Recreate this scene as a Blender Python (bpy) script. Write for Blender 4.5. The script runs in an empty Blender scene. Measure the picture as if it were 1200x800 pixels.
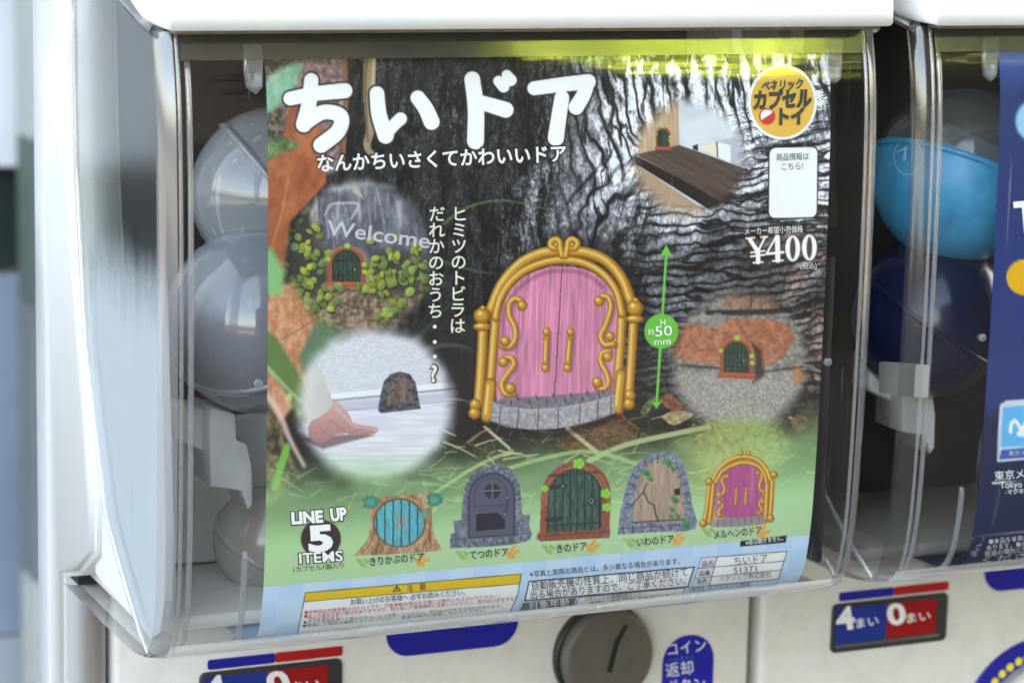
import bpy, bmesh, math, random
import numpy as np
from mathutils import Matrix, Vector

random.seed(4)
scene = bpy.context.scene
col = scene.collection

# ------------------------------------------------------------------ camera
# measured pose: rows of R are the world axes seen from the camera (x right, y down, z forward)
R = np.array([[0.91387099, -0.05387166, 0.40241478],
              [-0.40534643, -0.17748051, 0.89676917],
              [0.02311034, -0.98264872, -0.18403097]])
CAM = np.array([-0.26844084, -0.90620306, 0.19408818])
FOC = 3100.0
cd = bpy.data.cameras.new('camera')
cd.sensor_width = 36.0
cd.lens = FOC / 1200 * 36
cd.clip_start = 0.05
cd.clip_end = 200
cd.dof.use_dof = True
cd.dof.focus_distance = 1.02
cd.dof.aperture_fstop = 15
cam = bpy.data.objects.new('camera', cd)
col.objects.link(cam)
cam.matrix_world = Matrix([[R[i, 0], -R[i, 1], -R[i, 2], CAM[i]] for i in range(3)] + [[0, 0, 0, 1]])
scene.camera = cam

# ------------------------------------------------------------------ daylight: machines stand in their own shade
SUN_EL, SUN_AZ = math.radians(38), math.radians(24)     # sun behind the machines
w = bpy.data.worlds.new('World')
scene.world = w
w.use_nodes = True
nt = w.node_tree
sky = nt.nodes.new('ShaderNodeTexSky')
sky.sky_type = 'NISHITA'
sky.sun_disc = False
sky.sun_elevation = SUN_EL
sky.sun_rotation = SUN_AZ
sky.air_density = 0.8
sky.dust_density = 4.0
sky.ozone_density = 0.6
nt.links.new(sky.outputs[0], nt.nodes['Background'].inputs[0])
nt.nodes['Background'].inputs[1].default_value = 0.06
sd = bpy.data.lights.new('sun', 'SUN')
sd.energy = 5.0
sd.angle = math.radians(0.5)
sd.color = (1.0, 0.95, 0.86)
so = bpy.data.objects.new('sun', sd)
col.objects.link(so)
sdir = Vector((math.sin(SUN_AZ) * math.cos(SUN_EL), math.cos(SUN_AZ) * math.cos(SUN_EL), math.sin(SUN_EL)))
so.rotation_euler = sdir.to_track_quat('Z', 'Y').to_euler()
so.location = (0, 3, 4)
scene.view_settings.view_transform = 'Standard'
scene.view_settings.look = 'None'
scene.view_settings.gamma = 1
scene.view_settings.use_curve_mapping = False
scene.view_settings.exposure = 5.45
scene.view_settings.use_white_balance = True
scene.view_settings.white_balance_temperature = 9400
scene.cycles.max_bounces = 12
scene.cycles.transparent_max_bounces = 24
scene.cycles.sample_clamp_indirect = 8

# ------------------------------------------------------------------ measuring: a pixel of the 1200x800 photograph to a point on a plane of the place
def ray(px, py):
    v = np.stack([(np.asarray(px, float) - 600) / FOC, (np.asarray(py, float) - 400) / FOC, np.ones_like(np.asarray(px, float))], -1)
    return v @ R.T
def on_y(px, py, Y):
    d = ray(px, py); t = (Y - CAM[1]) / d[..., 1]
    return CAM + d * t[..., None]
def on_x(px, py, X):
    d = ray(px, py); t = (X - CAM[0]) / d[..., 0]
    return CAM + d * t[..., None]
def to_px(P):
    q = (np.asarray(P) - CAM) @ R
    return 600 + FOC * q[..., 0] / q[..., 2], 400 + FOC * q[..., 1] / q[..., 2]

# ------------------------------------------------------------------ helpers
def srgb(r, g, b):
    c = np.array([r, g, b]) / 255.0
    return tuple(np.where(c <= 0.04045, c / 12.92, ((c + 0.055) / 1.055) ** 2.4))

def tag(o, label=None, cat=None, group=None, kind=None):
    if label: o['label'] = label
    if cat: o['category'] = cat
    if group: o['group'] = group
    if kind: o['kind'] = kind
    return o

def link(o, parent=None):
    col.objects.link(o)
    if parent is not None:
        o.parent = parent
        o.matrix_parent_inverse = parent_matrix(parent).inverted()
    return o

def parent_matrix(p):
    m = p.matrix_basis.copy()
    if p.parent is not None:
        m = parent_matrix(p.parent) @ p.matrix_parent_inverse @ m
    return m

def empty(name, loc):
    o = bpy.data.objects.new(name, None)
    o.location = loc
    o.empty_display_size = 0.02
    col.objects.link(o)
    return o

def mesh_obj(name, verts, faces, m, parent=None, smooth=False):
    me = bpy.data.meshes.new(name)
    me.from_pydata([tuple(v) for v in verts], [], faces)
    me.validate()
    me.materials.append(m)
    if smooth:
        me.polygons.foreach_set('use_smooth', [True] * len(me.polygons))
    return link(bpy.data.objects.new(name, me), parent)

def bm_obj(name, bm, m, parent=None, smooth=False):
    me = bpy.data.meshes.new(name)
    bmesh.ops.recalc_face_normals(bm, faces=bm.faces)
    bm.to_mesh(me); bm.free()
    me.materials.append(m)
    if smooth:
        me.polygons.foreach_set('use_smooth', [True] * len(me.polygons))
    return link(bpy.data.objects.new(name, me), parent)

def box_bm(x0, x1, y0, y1, z0, z1, bev=0.0, seg=3):
    bm = bmesh.new()
    bmesh.ops.create_cube(bm, size=1)
    for v in bm.verts:
        v.co = (x0 if v.co.x < 0 else x1, y0 if v.co.y < 0 else y1, z0 if v.co.z < 0 else z1)
    if bev:
        bmesh.ops.bevel(bm, geom=bm.edges[:], offset=bev, segments=seg, affect='EDGES', profile=0.5)
    return bm

def box(name, x0, x1, y0, y1, z0, z1, m, parent=None, bev=0.0, seg=3):
    return bm_obj(name, box_bm(x0, x1, y0, y1, z0, z1, bev, seg), m, parent, smooth=bev > 0)

def prism_xz(pts, y0, y1, bev=0.0, seg=2):
    """closed polygon of (x, z) pushed from y0 to y1"""
    bm = bmesh.new()
    a = [bm.verts.new((x, y0, z)) for x, z in pts]
    b = [bm.verts.new((x, y1, z)) for x, z in pts]
    n = len(pts)
    bm.faces.new(a); bm.faces.new(b[::-1])
    for i in range(n):
        bm.faces.new((a[i], b[i], b[(i + 1) % n], a[(i + 1) % n]))
    bmesh.ops.recalc_face_normals(bm, faces=bm.faces)
    if bev:
        front = [e for e in bm.edges if all(abs(v.co.y - y0) < 1e-6 for v in e.verts)]
        bmesh.ops.bevel(bm, geom=front, offset=bev, segments=seg, affect='EDGES', profile=0.5)
    return bm

def rrect(x0, x1, z0, z1, r, n=8):
    pts = []
    for cx, cz, a0 in ((x1 - r, z1 - r, 0), (x0 + r, z1 - r, 90), (x0 + r, z0 + r, 180), (x1 - r, z0 + r, 270)):
        for k in range(n + 1):
            a = math.radians(a0 + 90 * k / n)
            pts.append((cx + r * math.cos(a), cz + r * math.sin(a)))
    return pts

def disc_pts(cx, cz, r, n=48):
    return [(cx + r * math.cos(2 * math.pi * k / n), cz + r * math.sin(2 * math.pi * k / n)) for k in range(n)]

# ------------------------------------------------------------------ materials
def mat(name, color, rough=0.5, spec=0.5, noise=0.0, nscale=40.0, dark=None, bump=0.0, bscale=300.0, metal=0.0):
    m = bpy.data.materials.new(name)
    m.use_nodes = True
    n = m.node_tree
    p = n.nodes['Principled BSDF']
    p.inputs['Roughness'].default_value = rough
    p.inputs['Specular IOR Level'].default_value = spec
    p.inputs['Metallic'].default_value = metal
    p.inputs['Base Color'].default_value = (*color, 1)
    tc = n.nodes.new('ShaderNodeTexCoord')
    if noise:
        t = n.nodes.new('ShaderNodeTexNoise')
        t.inputs['Scale'].default_value = nscale
        t.inputs['Detail'].default_value = 8
        t.inputs['Roughness'].default_value = 0.65
        n.links.new(tc.outputs['Object'], t.inputs['Vector'])
        r = n.nodes.new('ShaderNodeValToRGB')
        d = dark or tuple(c * 0.6 for c in color)
        r.color_ramp.elements[0].position = 0.36 - 0.1 * noise
        r.color_ramp.elements[0].color = (*[c * (1 - noise) + e * noise for c, e in zip(color, d)], 1)
        r.color_ramp.elements[1].position = 0.56
        r.color_ramp.elements[1].color = (*color, 1)
        n.links.new(t.outputs[0], r.inputs[0])
        n.links.new(r.outputs[0], p.inputs['Base Color'])
        rr = n.nodes.new('ShaderNodeMapRange')
        rr.inputs['To Min'].default_value = min(1, rough + 0.12)
        rr.inputs['To Max'].default_value = max(0.02, rough - 0.08)
        n.links.new(t.outputs[0], rr.inputs[0])
        n.links.new(rr.outputs[0], p.inputs['Roughness'])
    if bump:
        t2 = n.nodes.new('ShaderNodeTexNoise')
        t2.inputs['Scale'].default_value = bscale
        t2.inputs['Detail'].default_value = 4
        n.links.new(tc.outputs['Object'], t2.inputs['Vector'])
        b = n.nodes.new('ShaderNodeBump')
        b.inputs['Strength'].default_value = bump
        b.inputs['Distance'].default_value = 0.002
        n.links.new(t2.outputs[0], b.inputs['Height'])
        n.links.new(b.outputs[0], p.inputs['Normal'])
    return m

def clear_mat(name, tint=(0.97, 0.98, 0.97), haze=0.02, hazecol=(0.75, 0.77, 0.8), f0=0.085, rough=0.03, scratch=0.35, wave=0.0):
    """clear moulded plastic: see-through, mirror-like at grazing angles, with fine scuffs"""
    m = bpy.data.materials.new(name)
    m.use_nodes = True
    n = m.node_tree
    n.nodes.remove(n.nodes['Principled BSDF'])
    out = n.nodes['Material Output']
    N, L = n.nodes.new, n.links.new
    tc = N('ShaderNodeTexCoord')
    lw = N('ShaderNodeLayerWeight')
    pw = N('ShaderNodeMath'); pw.operation = 'POWER'; pw.inputs[1].default_value = 4.6
    L(lw.outputs['Facing'], pw.inputs[0])
    lw.inputs['Blend'].default_value = 0.5
    fr = N('ShaderNodeMapRange')
    fr.inputs['To Min'].default_value = f0; fr.inputs['To Max'].default_value = 1.0
    L(pw.outputs[0], fr.inputs[0])
    # scratches: thin bright lines where warped stretched noise crosses a value, broken up by a coarse mask
    masks = []
    for ang, sc, seed in ((0.5, (260, 260, 9), 1.0), (-0.7, (200, 200, 12), 5.0), (1.3, (240, 240, 7), 9.0)):
        mp = N('ShaderNodeMapping')
        mp.inputs['Rotation'].default_value = (ang * 0.4, ang, 0)
        mp.inputs['Scale'].default_value = sc
        mp.inputs['Location'].default_value = (seed, seed, seed)
        L(tc.outputs['Object'], mp.inputs['Vector'])
        tn = N('ShaderNodeTexNoise')
        tn.inputs['Scale'].default_value = 1.0; tn.inputs['Detail'].default_value = 1.0
        L(mp.outputs[0], tn.inputs['Vector'])
        sb = N('ShaderNodeMath'); sb.operation = 'SUBTRACT'; sb.inputs[1].default_value = 0.71
        L(tn.outputs[0], sb.inputs[0])
        ml = N('ShaderNodeMath'); ml.operation = 'MULTIPLY'; ml.inputs[1].default_value = 22; ml.use_clamp = True
        L(sb.outputs[0], ml.inputs[0])
        masks.append(ml)
    ad = N('ShaderNodeMath'); ad.operation = 'MAXIMUM'
    L(masks[0].outputs[0], ad.inputs[0]); L(masks[1].outputs[0], ad.inputs[1])
    ad2 = N('ShaderNodeMath'); ad2.operation = 'MAXIMUM'
    L(ad.outputs[0], ad2.inputs[0]); L(masks[2].outputs[0], ad2.inputs[1])
    cm = N('ShaderNodeTexNoise'); cm.inputs['Scale'].default_value = 18; cm.inputs['Detail'].default_value = 5
    L(tc.outputs['Object'], cm.inputs['Vector'])
    cr = N('ShaderNodeMapRange'); cr.inputs['From Min'].default_value = 0.42; cr.inputs['From Max'].default_value = 0.7
    L(cm.outputs[0], cr.inputs[0])
    sm = N('ShaderNodeMath'); sm.operation = 'MULTIPLY'
    L(ad2.outputs[0], sm.inputs[0]); L(cr.outputs[0], sm.inputs[1])
    sf = N('ShaderNodeMath'); sf.operation = 'MULTIPLY_ADD'
    sf.inputs[1].default_value = scratch; sf.inputs[2].default_value = haze
    sf.use_clamp = True
    L(sm.outputs[0], sf.inputs[0])
    tr = N('ShaderNodeBsdfTransparent'); tr.inputs[0].default_value = (*tint, 1)
    df = N('ShaderNodeBsdfDiffuse'); df.inputs[0].default_value = (*hazecol, 1)
    gl = N('ShaderNodeBsdfGlossy'); gl.inputs['Roughness'].default_value = rough
    if wave:
        wn = N('ShaderNodeTexNoise'); wn.inputs['Scale'].default_value = 26; wn.inputs['Detail'].default_value = 2
        L(tc.outputs['Object'], wn.inputs['Vector'])
        bp = N('ShaderNodeBump'); bp.inputs['Strength'].default_value = wave; bp.inputs['Distance'].default_value = 0.003
        L(wn.outputs[0], bp.inputs['Height'])
        L(bp.outputs[0], gl.inputs['Normal'])
    m1 = N('ShaderNodeMixShader'); L(sf.outputs[0], m1.inputs[0]); L(tr.outputs[0], m1.inputs[1]); L(df.outputs[0], m1.inputs[2])
    m2 = N('ShaderNodeMixShader'); L(fr.outputs[0], m2.inputs[0]); L(m1.outputs[0], m2.inputs[1]); L(gl.outputs[0], m2.inputs[2])
    L(m2.outputs[0], out.inputs['Surface'])
    return m

M = {}
M['white'] = mat('white_plastic', (0.78, 0.77, 0.74), 0.38, 0.5, 0.35, 55, (0.62, 0.55, 0.45), 0.06, 500)
M['cream'] = mat('cream_plastic', (0.68, 0.67, 0.64), 0.40, 0.5, 0.28, 90, (0.50, 0.44, 0.37), 0.10, 420)
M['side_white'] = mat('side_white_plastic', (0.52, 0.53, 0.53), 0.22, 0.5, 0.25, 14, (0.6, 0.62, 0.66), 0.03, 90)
M['lid'] = mat('lid_plastic', (0.9, 0.9, 0.89), 0.35, 0.5, 0.15, 40, (0.72, 0.68, 0.6))
M['grime'] = mat('rim_grime', (0.20, 0.17, 0.13), 0.8, 0.2, 0.6, 160, (0.05, 0.04, 0.03))
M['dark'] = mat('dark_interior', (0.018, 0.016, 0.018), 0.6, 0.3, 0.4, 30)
M['liner'] = mat('reflection_and_ledge_panel', (0.66, 0.68, 0.74), 0.4, 0.4, 0.3, 24, (0.5, 0.52, 0.6))
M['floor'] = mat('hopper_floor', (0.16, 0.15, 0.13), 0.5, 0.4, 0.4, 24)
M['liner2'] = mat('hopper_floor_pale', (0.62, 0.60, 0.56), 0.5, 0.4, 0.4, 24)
def pale_fade(name, c, z0, z1, top_op):
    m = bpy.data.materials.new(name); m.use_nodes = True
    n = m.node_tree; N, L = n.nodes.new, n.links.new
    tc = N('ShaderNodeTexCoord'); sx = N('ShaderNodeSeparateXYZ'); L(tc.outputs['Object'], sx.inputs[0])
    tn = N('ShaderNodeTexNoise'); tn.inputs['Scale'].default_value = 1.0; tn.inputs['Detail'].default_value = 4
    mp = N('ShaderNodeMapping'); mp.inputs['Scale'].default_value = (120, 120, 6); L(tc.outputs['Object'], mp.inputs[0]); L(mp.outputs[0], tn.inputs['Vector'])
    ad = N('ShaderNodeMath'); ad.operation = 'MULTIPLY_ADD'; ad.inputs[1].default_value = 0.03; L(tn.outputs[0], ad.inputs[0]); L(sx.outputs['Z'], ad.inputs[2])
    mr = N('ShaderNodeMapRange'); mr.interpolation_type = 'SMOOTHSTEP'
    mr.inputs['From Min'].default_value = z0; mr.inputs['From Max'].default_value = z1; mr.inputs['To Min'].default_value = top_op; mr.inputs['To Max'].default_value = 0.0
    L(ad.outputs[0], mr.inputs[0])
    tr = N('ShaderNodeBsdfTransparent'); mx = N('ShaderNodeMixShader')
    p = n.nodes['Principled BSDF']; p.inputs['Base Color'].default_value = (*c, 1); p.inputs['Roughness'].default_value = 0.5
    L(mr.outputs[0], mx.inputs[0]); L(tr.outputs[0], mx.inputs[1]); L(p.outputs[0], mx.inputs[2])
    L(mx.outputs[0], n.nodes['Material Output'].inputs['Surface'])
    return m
M['side_reflection'] = pale_fade('painted_side_reflection', (0.64, 0.66, 0.70), 0.020, 0.062, 0.86)  # pale colour fading upwards stands in for a reflection in the side panel
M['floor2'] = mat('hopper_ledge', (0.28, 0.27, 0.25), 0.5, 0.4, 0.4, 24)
M['clear_edge2'] = clear_mat('clear_edge_plastic_dark', tint=(0.6, 0.61, 0.6), haze=0.07, hazecol=(0.3, 0.3, 0.29), scratch=0.2, rough=0.10, f0=0.09)
M['gap'] = mat('seam_shadow', (0.02, 0.018, 0.015), 0.7, 0.2)
M['vane'] = mat('milky_plastic', (0.74, 0.74, 0.73), 0.35, 0.5, 0.2, 60)
M['blue'] = mat('blue_print', srgb(10, 25, 150), 0.4, 0.5, 0.2, 90)
M['red'] = mat('red_print', srgb(185, 25, 28), 0.4, 0.5, 0.2, 90)
M['yellow'] = mat('yellow_print', srgb(235, 215, 60), 0.45)
M['wprint'] = mat('white_print', (0.8, 0.8, 0.8), 0.5)
M['lblue'] = mat('pale_blue_print', srgb(70, 140, 200), 0.5)
M['lblue2'] = mat('pale_print', srgb(150, 205, 225), 0.5)
M['knob'] = mat('knob_plastic', srgb(92, 87, 82), 0.42, 0.5, 0.4, 90, srgb(70, 64, 60), 0.25, 900)
M['black'] = mat('black_plastic', (0.012, 0.012, 0.012), 0.45)
M['frame'] = mat('counter_frame', (0.035, 0.035, 0.038), 0.35)
M['clear'] = clear_mat('clear_cover_plastic', haze=0.004, scratch=0.14, wave=0.05, rough=0.045)
M['clear_bend'] = clear_mat('clear_bend_plastic', haze=0.46, hazecol=(0.80, 0.81, 0.78), scratch=0.3, rough=0.08, f0=0.1, wave=0.4)  # pale haze put in for the bright refraction along the bend
M['clear_side'] = clear_mat('clear_side_plastic', tint=(0.86, 0.9, 0.88), haze=0.05, hazecol=(0.4, 0.45, 0.45), scratch=0.25, rough=0.12, f0=0.05)
M['clear_edge'] = clear_mat('clear_edge_plastic', tint=(0.62, 0.63, 0.64), haze=0.28, hazecol=(0.42, 0.43, 0.44), scratch=0.2, rough=0.12, f0=0.1)
M['clear_rim'] = clear_mat('clear_rim_plastic', tint=(0.66, 0.68, 0.62), haze=0.18, hazecol=(0.30, 0.31, 0.27), scratch=0.3, rough=0.08, f0=0.10)
M['clear_bead'] = clear_mat('clear_bead_plastic', tint=(0.82, 0.83, 0.84), haze=0.16, hazecol=(0.8, 0.8, 0.82), scratch=0.1, rough=0.06, f0=0.16)
M['caps'] = clear_mat('capsule_plastic', tint=(0.70, 0.73, 0.78), haze=0.45, hazecol=(0.38, 0.40, 0.45), scratch=0.3, rough=0.07, f0=0.08, wave=0.25)
M['caps_pale'] = clear_mat('pale_capsule_plastic', tint=(0.85, 0.85, 0.84), haze=0.4, hazecol=(0.75, 0.73, 0.70), scratch=0.2, rough=0.07, f0=0.06)
M['caps_blue'] = mat('blue_capsule_card', srgb(28, 158, 205), 0.35, 0.5, 0.4, 60, srgb(8, 90, 140))
M['caps_navy'] = mat('navy_capsule_plastic', srgb(12, 26, 58), 0.18, 0.5)
M['paper'] = mat('capsule_paper', (0.25, 0.25, 0.26), 0.7)
M['redpaper'] = mat('red_paper', srgb(200, 110, 96), 0.7)

# ------------------------------------------------------------------ setting
GZ = -1.25
o = mesh_obj('pavement', [(-30, -30, GZ), (30, -30, GZ), (30, 30, GZ), (-30, 30, GZ)], [(0, 1, 2, 3)],
             mat('grey_paving', (0.045, 0.045, 0.045), 0.95, 0.1, 0.6, 3.0, (0.03, 0.03, 0.031)))
tag(o, kind='structure')

# across the walkway, mirrored in the clear covers: a sunlit tree behind a low wall of mixed stone courses
dirv = Vector((0.5, -0.9, 0)).normalized()
side = Vector((-dirv.y, dirv.x, 0))
side = -side if side.x < 0 else side
org = Vector((0.22, 0, 0)) + dirv * 6.4
wall = empty('planter_wall', (org.x, org.y, GZ))
tag(wall, 'low planter wall of brown, ochre and grey stone courses mirrored in the cover', 'wall')
courses = [(0.022, 0.022, 0.021), (0.028, 0.014, 0.009), (0.040, 0.029, 0.010), (0.030, 0.030, 0.029), (0.018, 0.021, 0.021), (0.038, 0.031, 0.009)]  # colours darkened to carry the shade lying on the wall
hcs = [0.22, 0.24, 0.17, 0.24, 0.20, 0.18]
z = GZ
rnd = random.Random(3)
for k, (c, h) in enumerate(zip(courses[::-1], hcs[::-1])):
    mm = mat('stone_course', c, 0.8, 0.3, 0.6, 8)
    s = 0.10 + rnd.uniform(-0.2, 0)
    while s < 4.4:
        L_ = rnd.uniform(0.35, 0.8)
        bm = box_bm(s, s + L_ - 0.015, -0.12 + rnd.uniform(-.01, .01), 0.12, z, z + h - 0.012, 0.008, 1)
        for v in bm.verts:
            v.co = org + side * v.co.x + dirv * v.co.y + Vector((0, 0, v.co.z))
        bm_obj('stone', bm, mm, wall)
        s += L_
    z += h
top = z
mleaf = bpy.data.materials.new('tree_leaf')
mleaf.use_nodes = True
pn = mleaf.node_tree
pp_ = pn.nodes['Principled BSDF']
ob = pn.nodes.new('ShaderNodeNewGeometry')
rp = pn.nodes.new('ShaderNodeValToRGB')
rp.color_ramp.elements[0].color = (0.29, 0.45, 0.03, 1)
rp.color_ramp.elements[1].color = (0.50, 0.64, 0.10, 1)
pn.links.new(ob.outputs['Random Per Island'], rp.inputs[0])
pn.links.new(rp.outputs[0], pp_.inputs['Base Color'])
pp_.inputs['Roughness'].default_value = 0.5
hr = np.random.default_rng(8)
def foliage(n, sfun, h0, h1, l0, l1):
    vs, fs = [], []
    for k in range(n):
        hgt = top + hr.uniform(h0, h1); s = sfun(hgt)
        d = hr.uniform(-0.15, 0.5)
        c = org + side * float(s) + dirv * float(d) + Vector((0, 0, hgt))
        n_ = Vector(hr.normal(size=3)) - dirv * 1.2 + Vector((0, 0, 0.8)); n_.normalize()
        a = n_.orthogonal().normalized(); a = Matrix.Rotation(hr.uniform(0, 6.28), 3, n_) @ a
        b = n_.cross(a)
        l = hr.uniform(l0, l1); ww = l * hr.uniform(0.4, 0.6)
        i = len(vs)
        vs += [c - a * l, c + b * ww, c + a * l, c - b * ww]
        fs.append((i, i + 1, i + 2, i + 3))
    return vs, fs
tree = empty('tree', (org.x + dirv.x * 0.45, org.y + dirv.y * 0.45, GZ))
tag(tree, 'sunlit yellow-green tree crown behind the low stone wall, mirrored in the cover', 'tree')
v_, f_ = foliage(4200, lambda h: hr.uniform(-0.05 - 0.34 * min(1, max(0, (h - top - 1.5) / 0.9)) + 0.06 * math.sin(h * 9), 0.34 + 0.1 * math.sin(h * 6)), 1.36, 3.6, 0.03, 0.06)
tag(mesh_obj('crown', v_, f_, mleaf, tree), kind='stuff')
tp = [org + dirv * 0.45 + side * x_ + Vector((0, 0, z_)) for x_, z_ in ((0.0, GZ), (0.02, -0.2), (-0.01, 1.0), (0.06, 2.2), (0.05, 3.4))]
vs, fs = [], []
for i, p in enumerate(tp):
    for k in range(8): vs.append(p + (side * math.cos(k * math.pi / 4) + dirv * math.sin(k * math.pi / 4)) * (0.07 - 0.012 * i))
for i in range(4):
    for k in range(8): fs.append((i * 8 + k, i * 8 + (k + 1) % 8, i * 8 + 8 + (k + 1) % 8, i * 8 + 8 + k))
mesh_obj('trunk', vs, fs, mat('trunk_bark', (0.03, 0.024, 0.018), 0.9, 0.2, 0.5, 12), tree, True)
dim_shrub = empty('shaded_shrub', (org.x + side.x * 1.5, org.y + side.y * 1.5, GZ))
tag(dim_shrub, 'shrub coloured dark for shade beside the sunlit tree, mirrored in the neighbouring cover', 'shrub')
v_, f_ = foliage(9000, lambda h: hr.uniform(0.38, 3.4), 0.0, 3.2, 0.03, 0.06)
tag(mesh_obj('foliage', v_, f_, mat('shaded_leaf', (0.035, 0.055, 0.012), 0.6, 0.3, 0.5, 20), dim_shrub), kind='stuff')  # leaf colour darkened to stand for plants in shade

# dark timber house across the walkway, added to keep bright reflections out of the covers
backdrop = empty('timber_backdrop', (org.x - side.x * 4, org.y - side.y * 4, GZ))
tag(backdrop, 'dark timber-clad house added behind the sunlit tree to darken reflections', 'backdrop')
mdk = mat('dark_timber', (0.009, 0.008, 0.008), 0.95, 0.05, 0.6, 6, (0.004, 0.004, 0.004))
for k in range(44):
    bm = box_bm(-8.5, 4.6, 0.75 + 0.006 * (k % 2), 0.85, GZ + k * 0.14, GZ + k * 0.14 + 0.134)
    for v in bm.verts: v.co = org + side * v.co.x + dirv * v.co.y + Vector((0, 0, v.co.z))
    bm_obj('board', bm, mdk, backdrop)

# the strip of street seen past the machines on the left
sb = empty('shop_front', (1.0, 2.6, GZ))
tag(sb, 'blurred shop front with pale sign board, dark window and blue-grey shutter', 'building')
def bgbox(name, z0, z1, c, y=2.6, x0=-6.0, x1=9.0):
    return box(name, x0, x1, y, y + 0.08, z0, z1, mat('far_' + name, c, 0.7, 0.3, 0.4, 4), sb)
bgbox('sign_board', -0.245, 0.6, (0.62, 0.66, 0.68))
bgbox('window', -0.39, -0.25, (0.012, 0.022, 0.02), 2.63)
bgbox('shutter', -0.90, -0.395, (0.20, 0.25, 0.32), 2.61)
bgbox('plinth', GZ, -0.905, (0.30, 0.33, 0.36), 2.60)
bgbox('unseen_shade_wall', 0.605, 8.4, (0.35, 0.34, 0.32), 2.58)  # unseen wall added, its height shaped to shade the ground opposite
for k_, (z0_, z1_, c_) in enumerate(((GZ, -0.80, (0.36, 0.37, 0.35)), (-0.798, -0.42, (0.13, 0.15, 0.16)), (-0.418, -0.20, (0.08, 0.11, 0.10)), (-0.198, 0.6, (0.30, 0.33, 0.32)))):
    box('pillar_block', 0.5635, 0.75, 2.50, 2.58, z0_, z1_, mat('far_pillar', c_, 0.7, 0.3, 0.3, 5), sb)

# ------------------------------------------------------------------ the clear hopper cover: front profile (y, z), top to bottom
W = 0.30
PITCH = 0.3165
ctrl = [(0.0075, 0.1262), (0.0030, 0.106), (0.0010, 0.085), (0.0, 0.055), (-0.0004, 0.015), (0.0, -0.025), (0.0008, -0.055),
        (0.0024, -0.078), (0.0055, -0.094), (0.0100, -0.1032), (0.0165, -0.1085), (0.025, -0.1108), (0.040, -0.1122), (0.08, -0.1130), (0.139, -0.1132)]
def catmull(P, n):
    P = np.array(P, float)
    Q = np.vstack([2 * P[0] - P[1], P, 2 * P[-1] - P[-2]])
    out = []
    for i in range(1, len(Q) - 2):
        for t in np.linspace(0, 1, n, endpoint=False):
            a, b, c, d = Q[i - 1], Q[i], Q[i + 1], Q[i + 2]
            out.append(0.5 * ((2 * b) + (c - a) * t + (2 * a - 5 * b + 4 * c - d) * t ** 2 + (3 * b - a - 3 * c + d) * t ** 3))
    out.append(P[-1])
    return np.array(out)
PROF = catmull(ctrl, 6)
TAN = np.gradient(PROF, axis=0); TAN /= np.linalg.norm(TAN, axis=1)[:, None]
NRM = np.stack([TAN[:, 1], -TAN[:, 0]], 1)           # (y, z) pointing out of the cover
NRM = np.where((NRM[:, 0] > 0)[:, None] & (PROF[:, 1] > -0.09)[:, None], -NRM, NRM)
def offset_prof(d):                                  # d metres inwards
    return PROF - NRM * d
BACK = [(0.1262, 0.120), (0.11, 0.1195), (0.063, 0.118), (-0.0036, 0.1066), (-0.0352, 0.0919), (-0.0664, 0.0774), (-0.0821, 0.0579), (-0.097, 0.0378), (-0.108, 0.0165), (-0.2, 0.0165)]
BZ = np.array([b[0] for b in BACK])[::-1]; BY = np.array([b[1] for b in BACK])[::-1]
def back_y(z): return float(np.interp(z, BZ, BY))

def loft(rows):
    vs, fs = [], []
    n = len(rows[0])
    for r in rows: vs += r
    for i in range(len(rows) - 1):
        for k in range(n - 1):
            fs.append((i * n + k, i * n + k + 1, (i + 1) * n + k + 1, (i + 1) * n + k))
    return vs, fs

def tube(name, pts, r, m, parent, n=8, cap=True):
    pts = [Vector(p) for p in pts]
    vs, fs = [], []
    for i, p in enumerate(pts):
        t = (pts[min(i + 1, len(pts) - 1)] - pts[max(i - 1, 0)]).normalized()
        a = t.cross(Vector((0, 1, 0.13))).normalized(); b = t.cross(a)
        for k in range(n):
            an = 2 * math.pi * k / n
            vs.append(p + (a * math.cos(an) + b * math.sin(an)) * r)
    for i in range(len(pts) - 1):
        for k in range(n):
            fs.append((i * n + k, i * n + (k + 1) % n, (i + 1) * n + (k + 1) % n, (i + 1) * n + k))
    if cap:
        fs.append(tuple(range(n))); fs.append(tuple(range((len(pts) - 1) * n, len(pts) * n)))
    return mesh_obj(name, vs, fs, m, parent, True)

# ------------------------------------------------------------------ lettering
def text_geo(body, bold=0.0, spacing=1.0):
    cu = bpy.data.curves.new('lettering', 'FONT')
    cu.body = body; cu.resolution_u = 3; cu.offset = bold; cu.space_character = spacing
    ob = bpy.data.objects.new('lettering', cu)
    col.objects.link(ob)
    dg = bpy.context.evaluated_depsgraph_get()
    ev = ob.evaluated_get(dg)
    me = ev.to_mesh()
    v = np.array([p.co[:2] for p in me.vertices], float).reshape(-1, 2)
    f = [tuple(p.vertices) for p in me.polygons]
    ev.to_mesh_clear()
    bpy.data.objects.remove(ob); bpy.data.curves.remove(cu)
    return v, f

def text_px(body, p0, p1, size, bold=0.0, lean=0.0, spacing=1.0):
    """lettering laid out between two measured points: returns photo coordinates"""
    v, f = text_geo(body, bold, spacing)
    x0, x1 = v[:, 0].min(), v[:, 0].max()
    p0, p1 = np.array(p0, float), np.array(p1, float)
    u = (p1 - p0) / (x1 - x0)
    n = u / np.linalg.norm(u)
    up = np.array([n[1], -n[0]]) * size
    up = up + n * size * lean
    P = p0 + (v[:, :1] - x0) * u + v[:, 1:] * up
    return P, f

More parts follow.
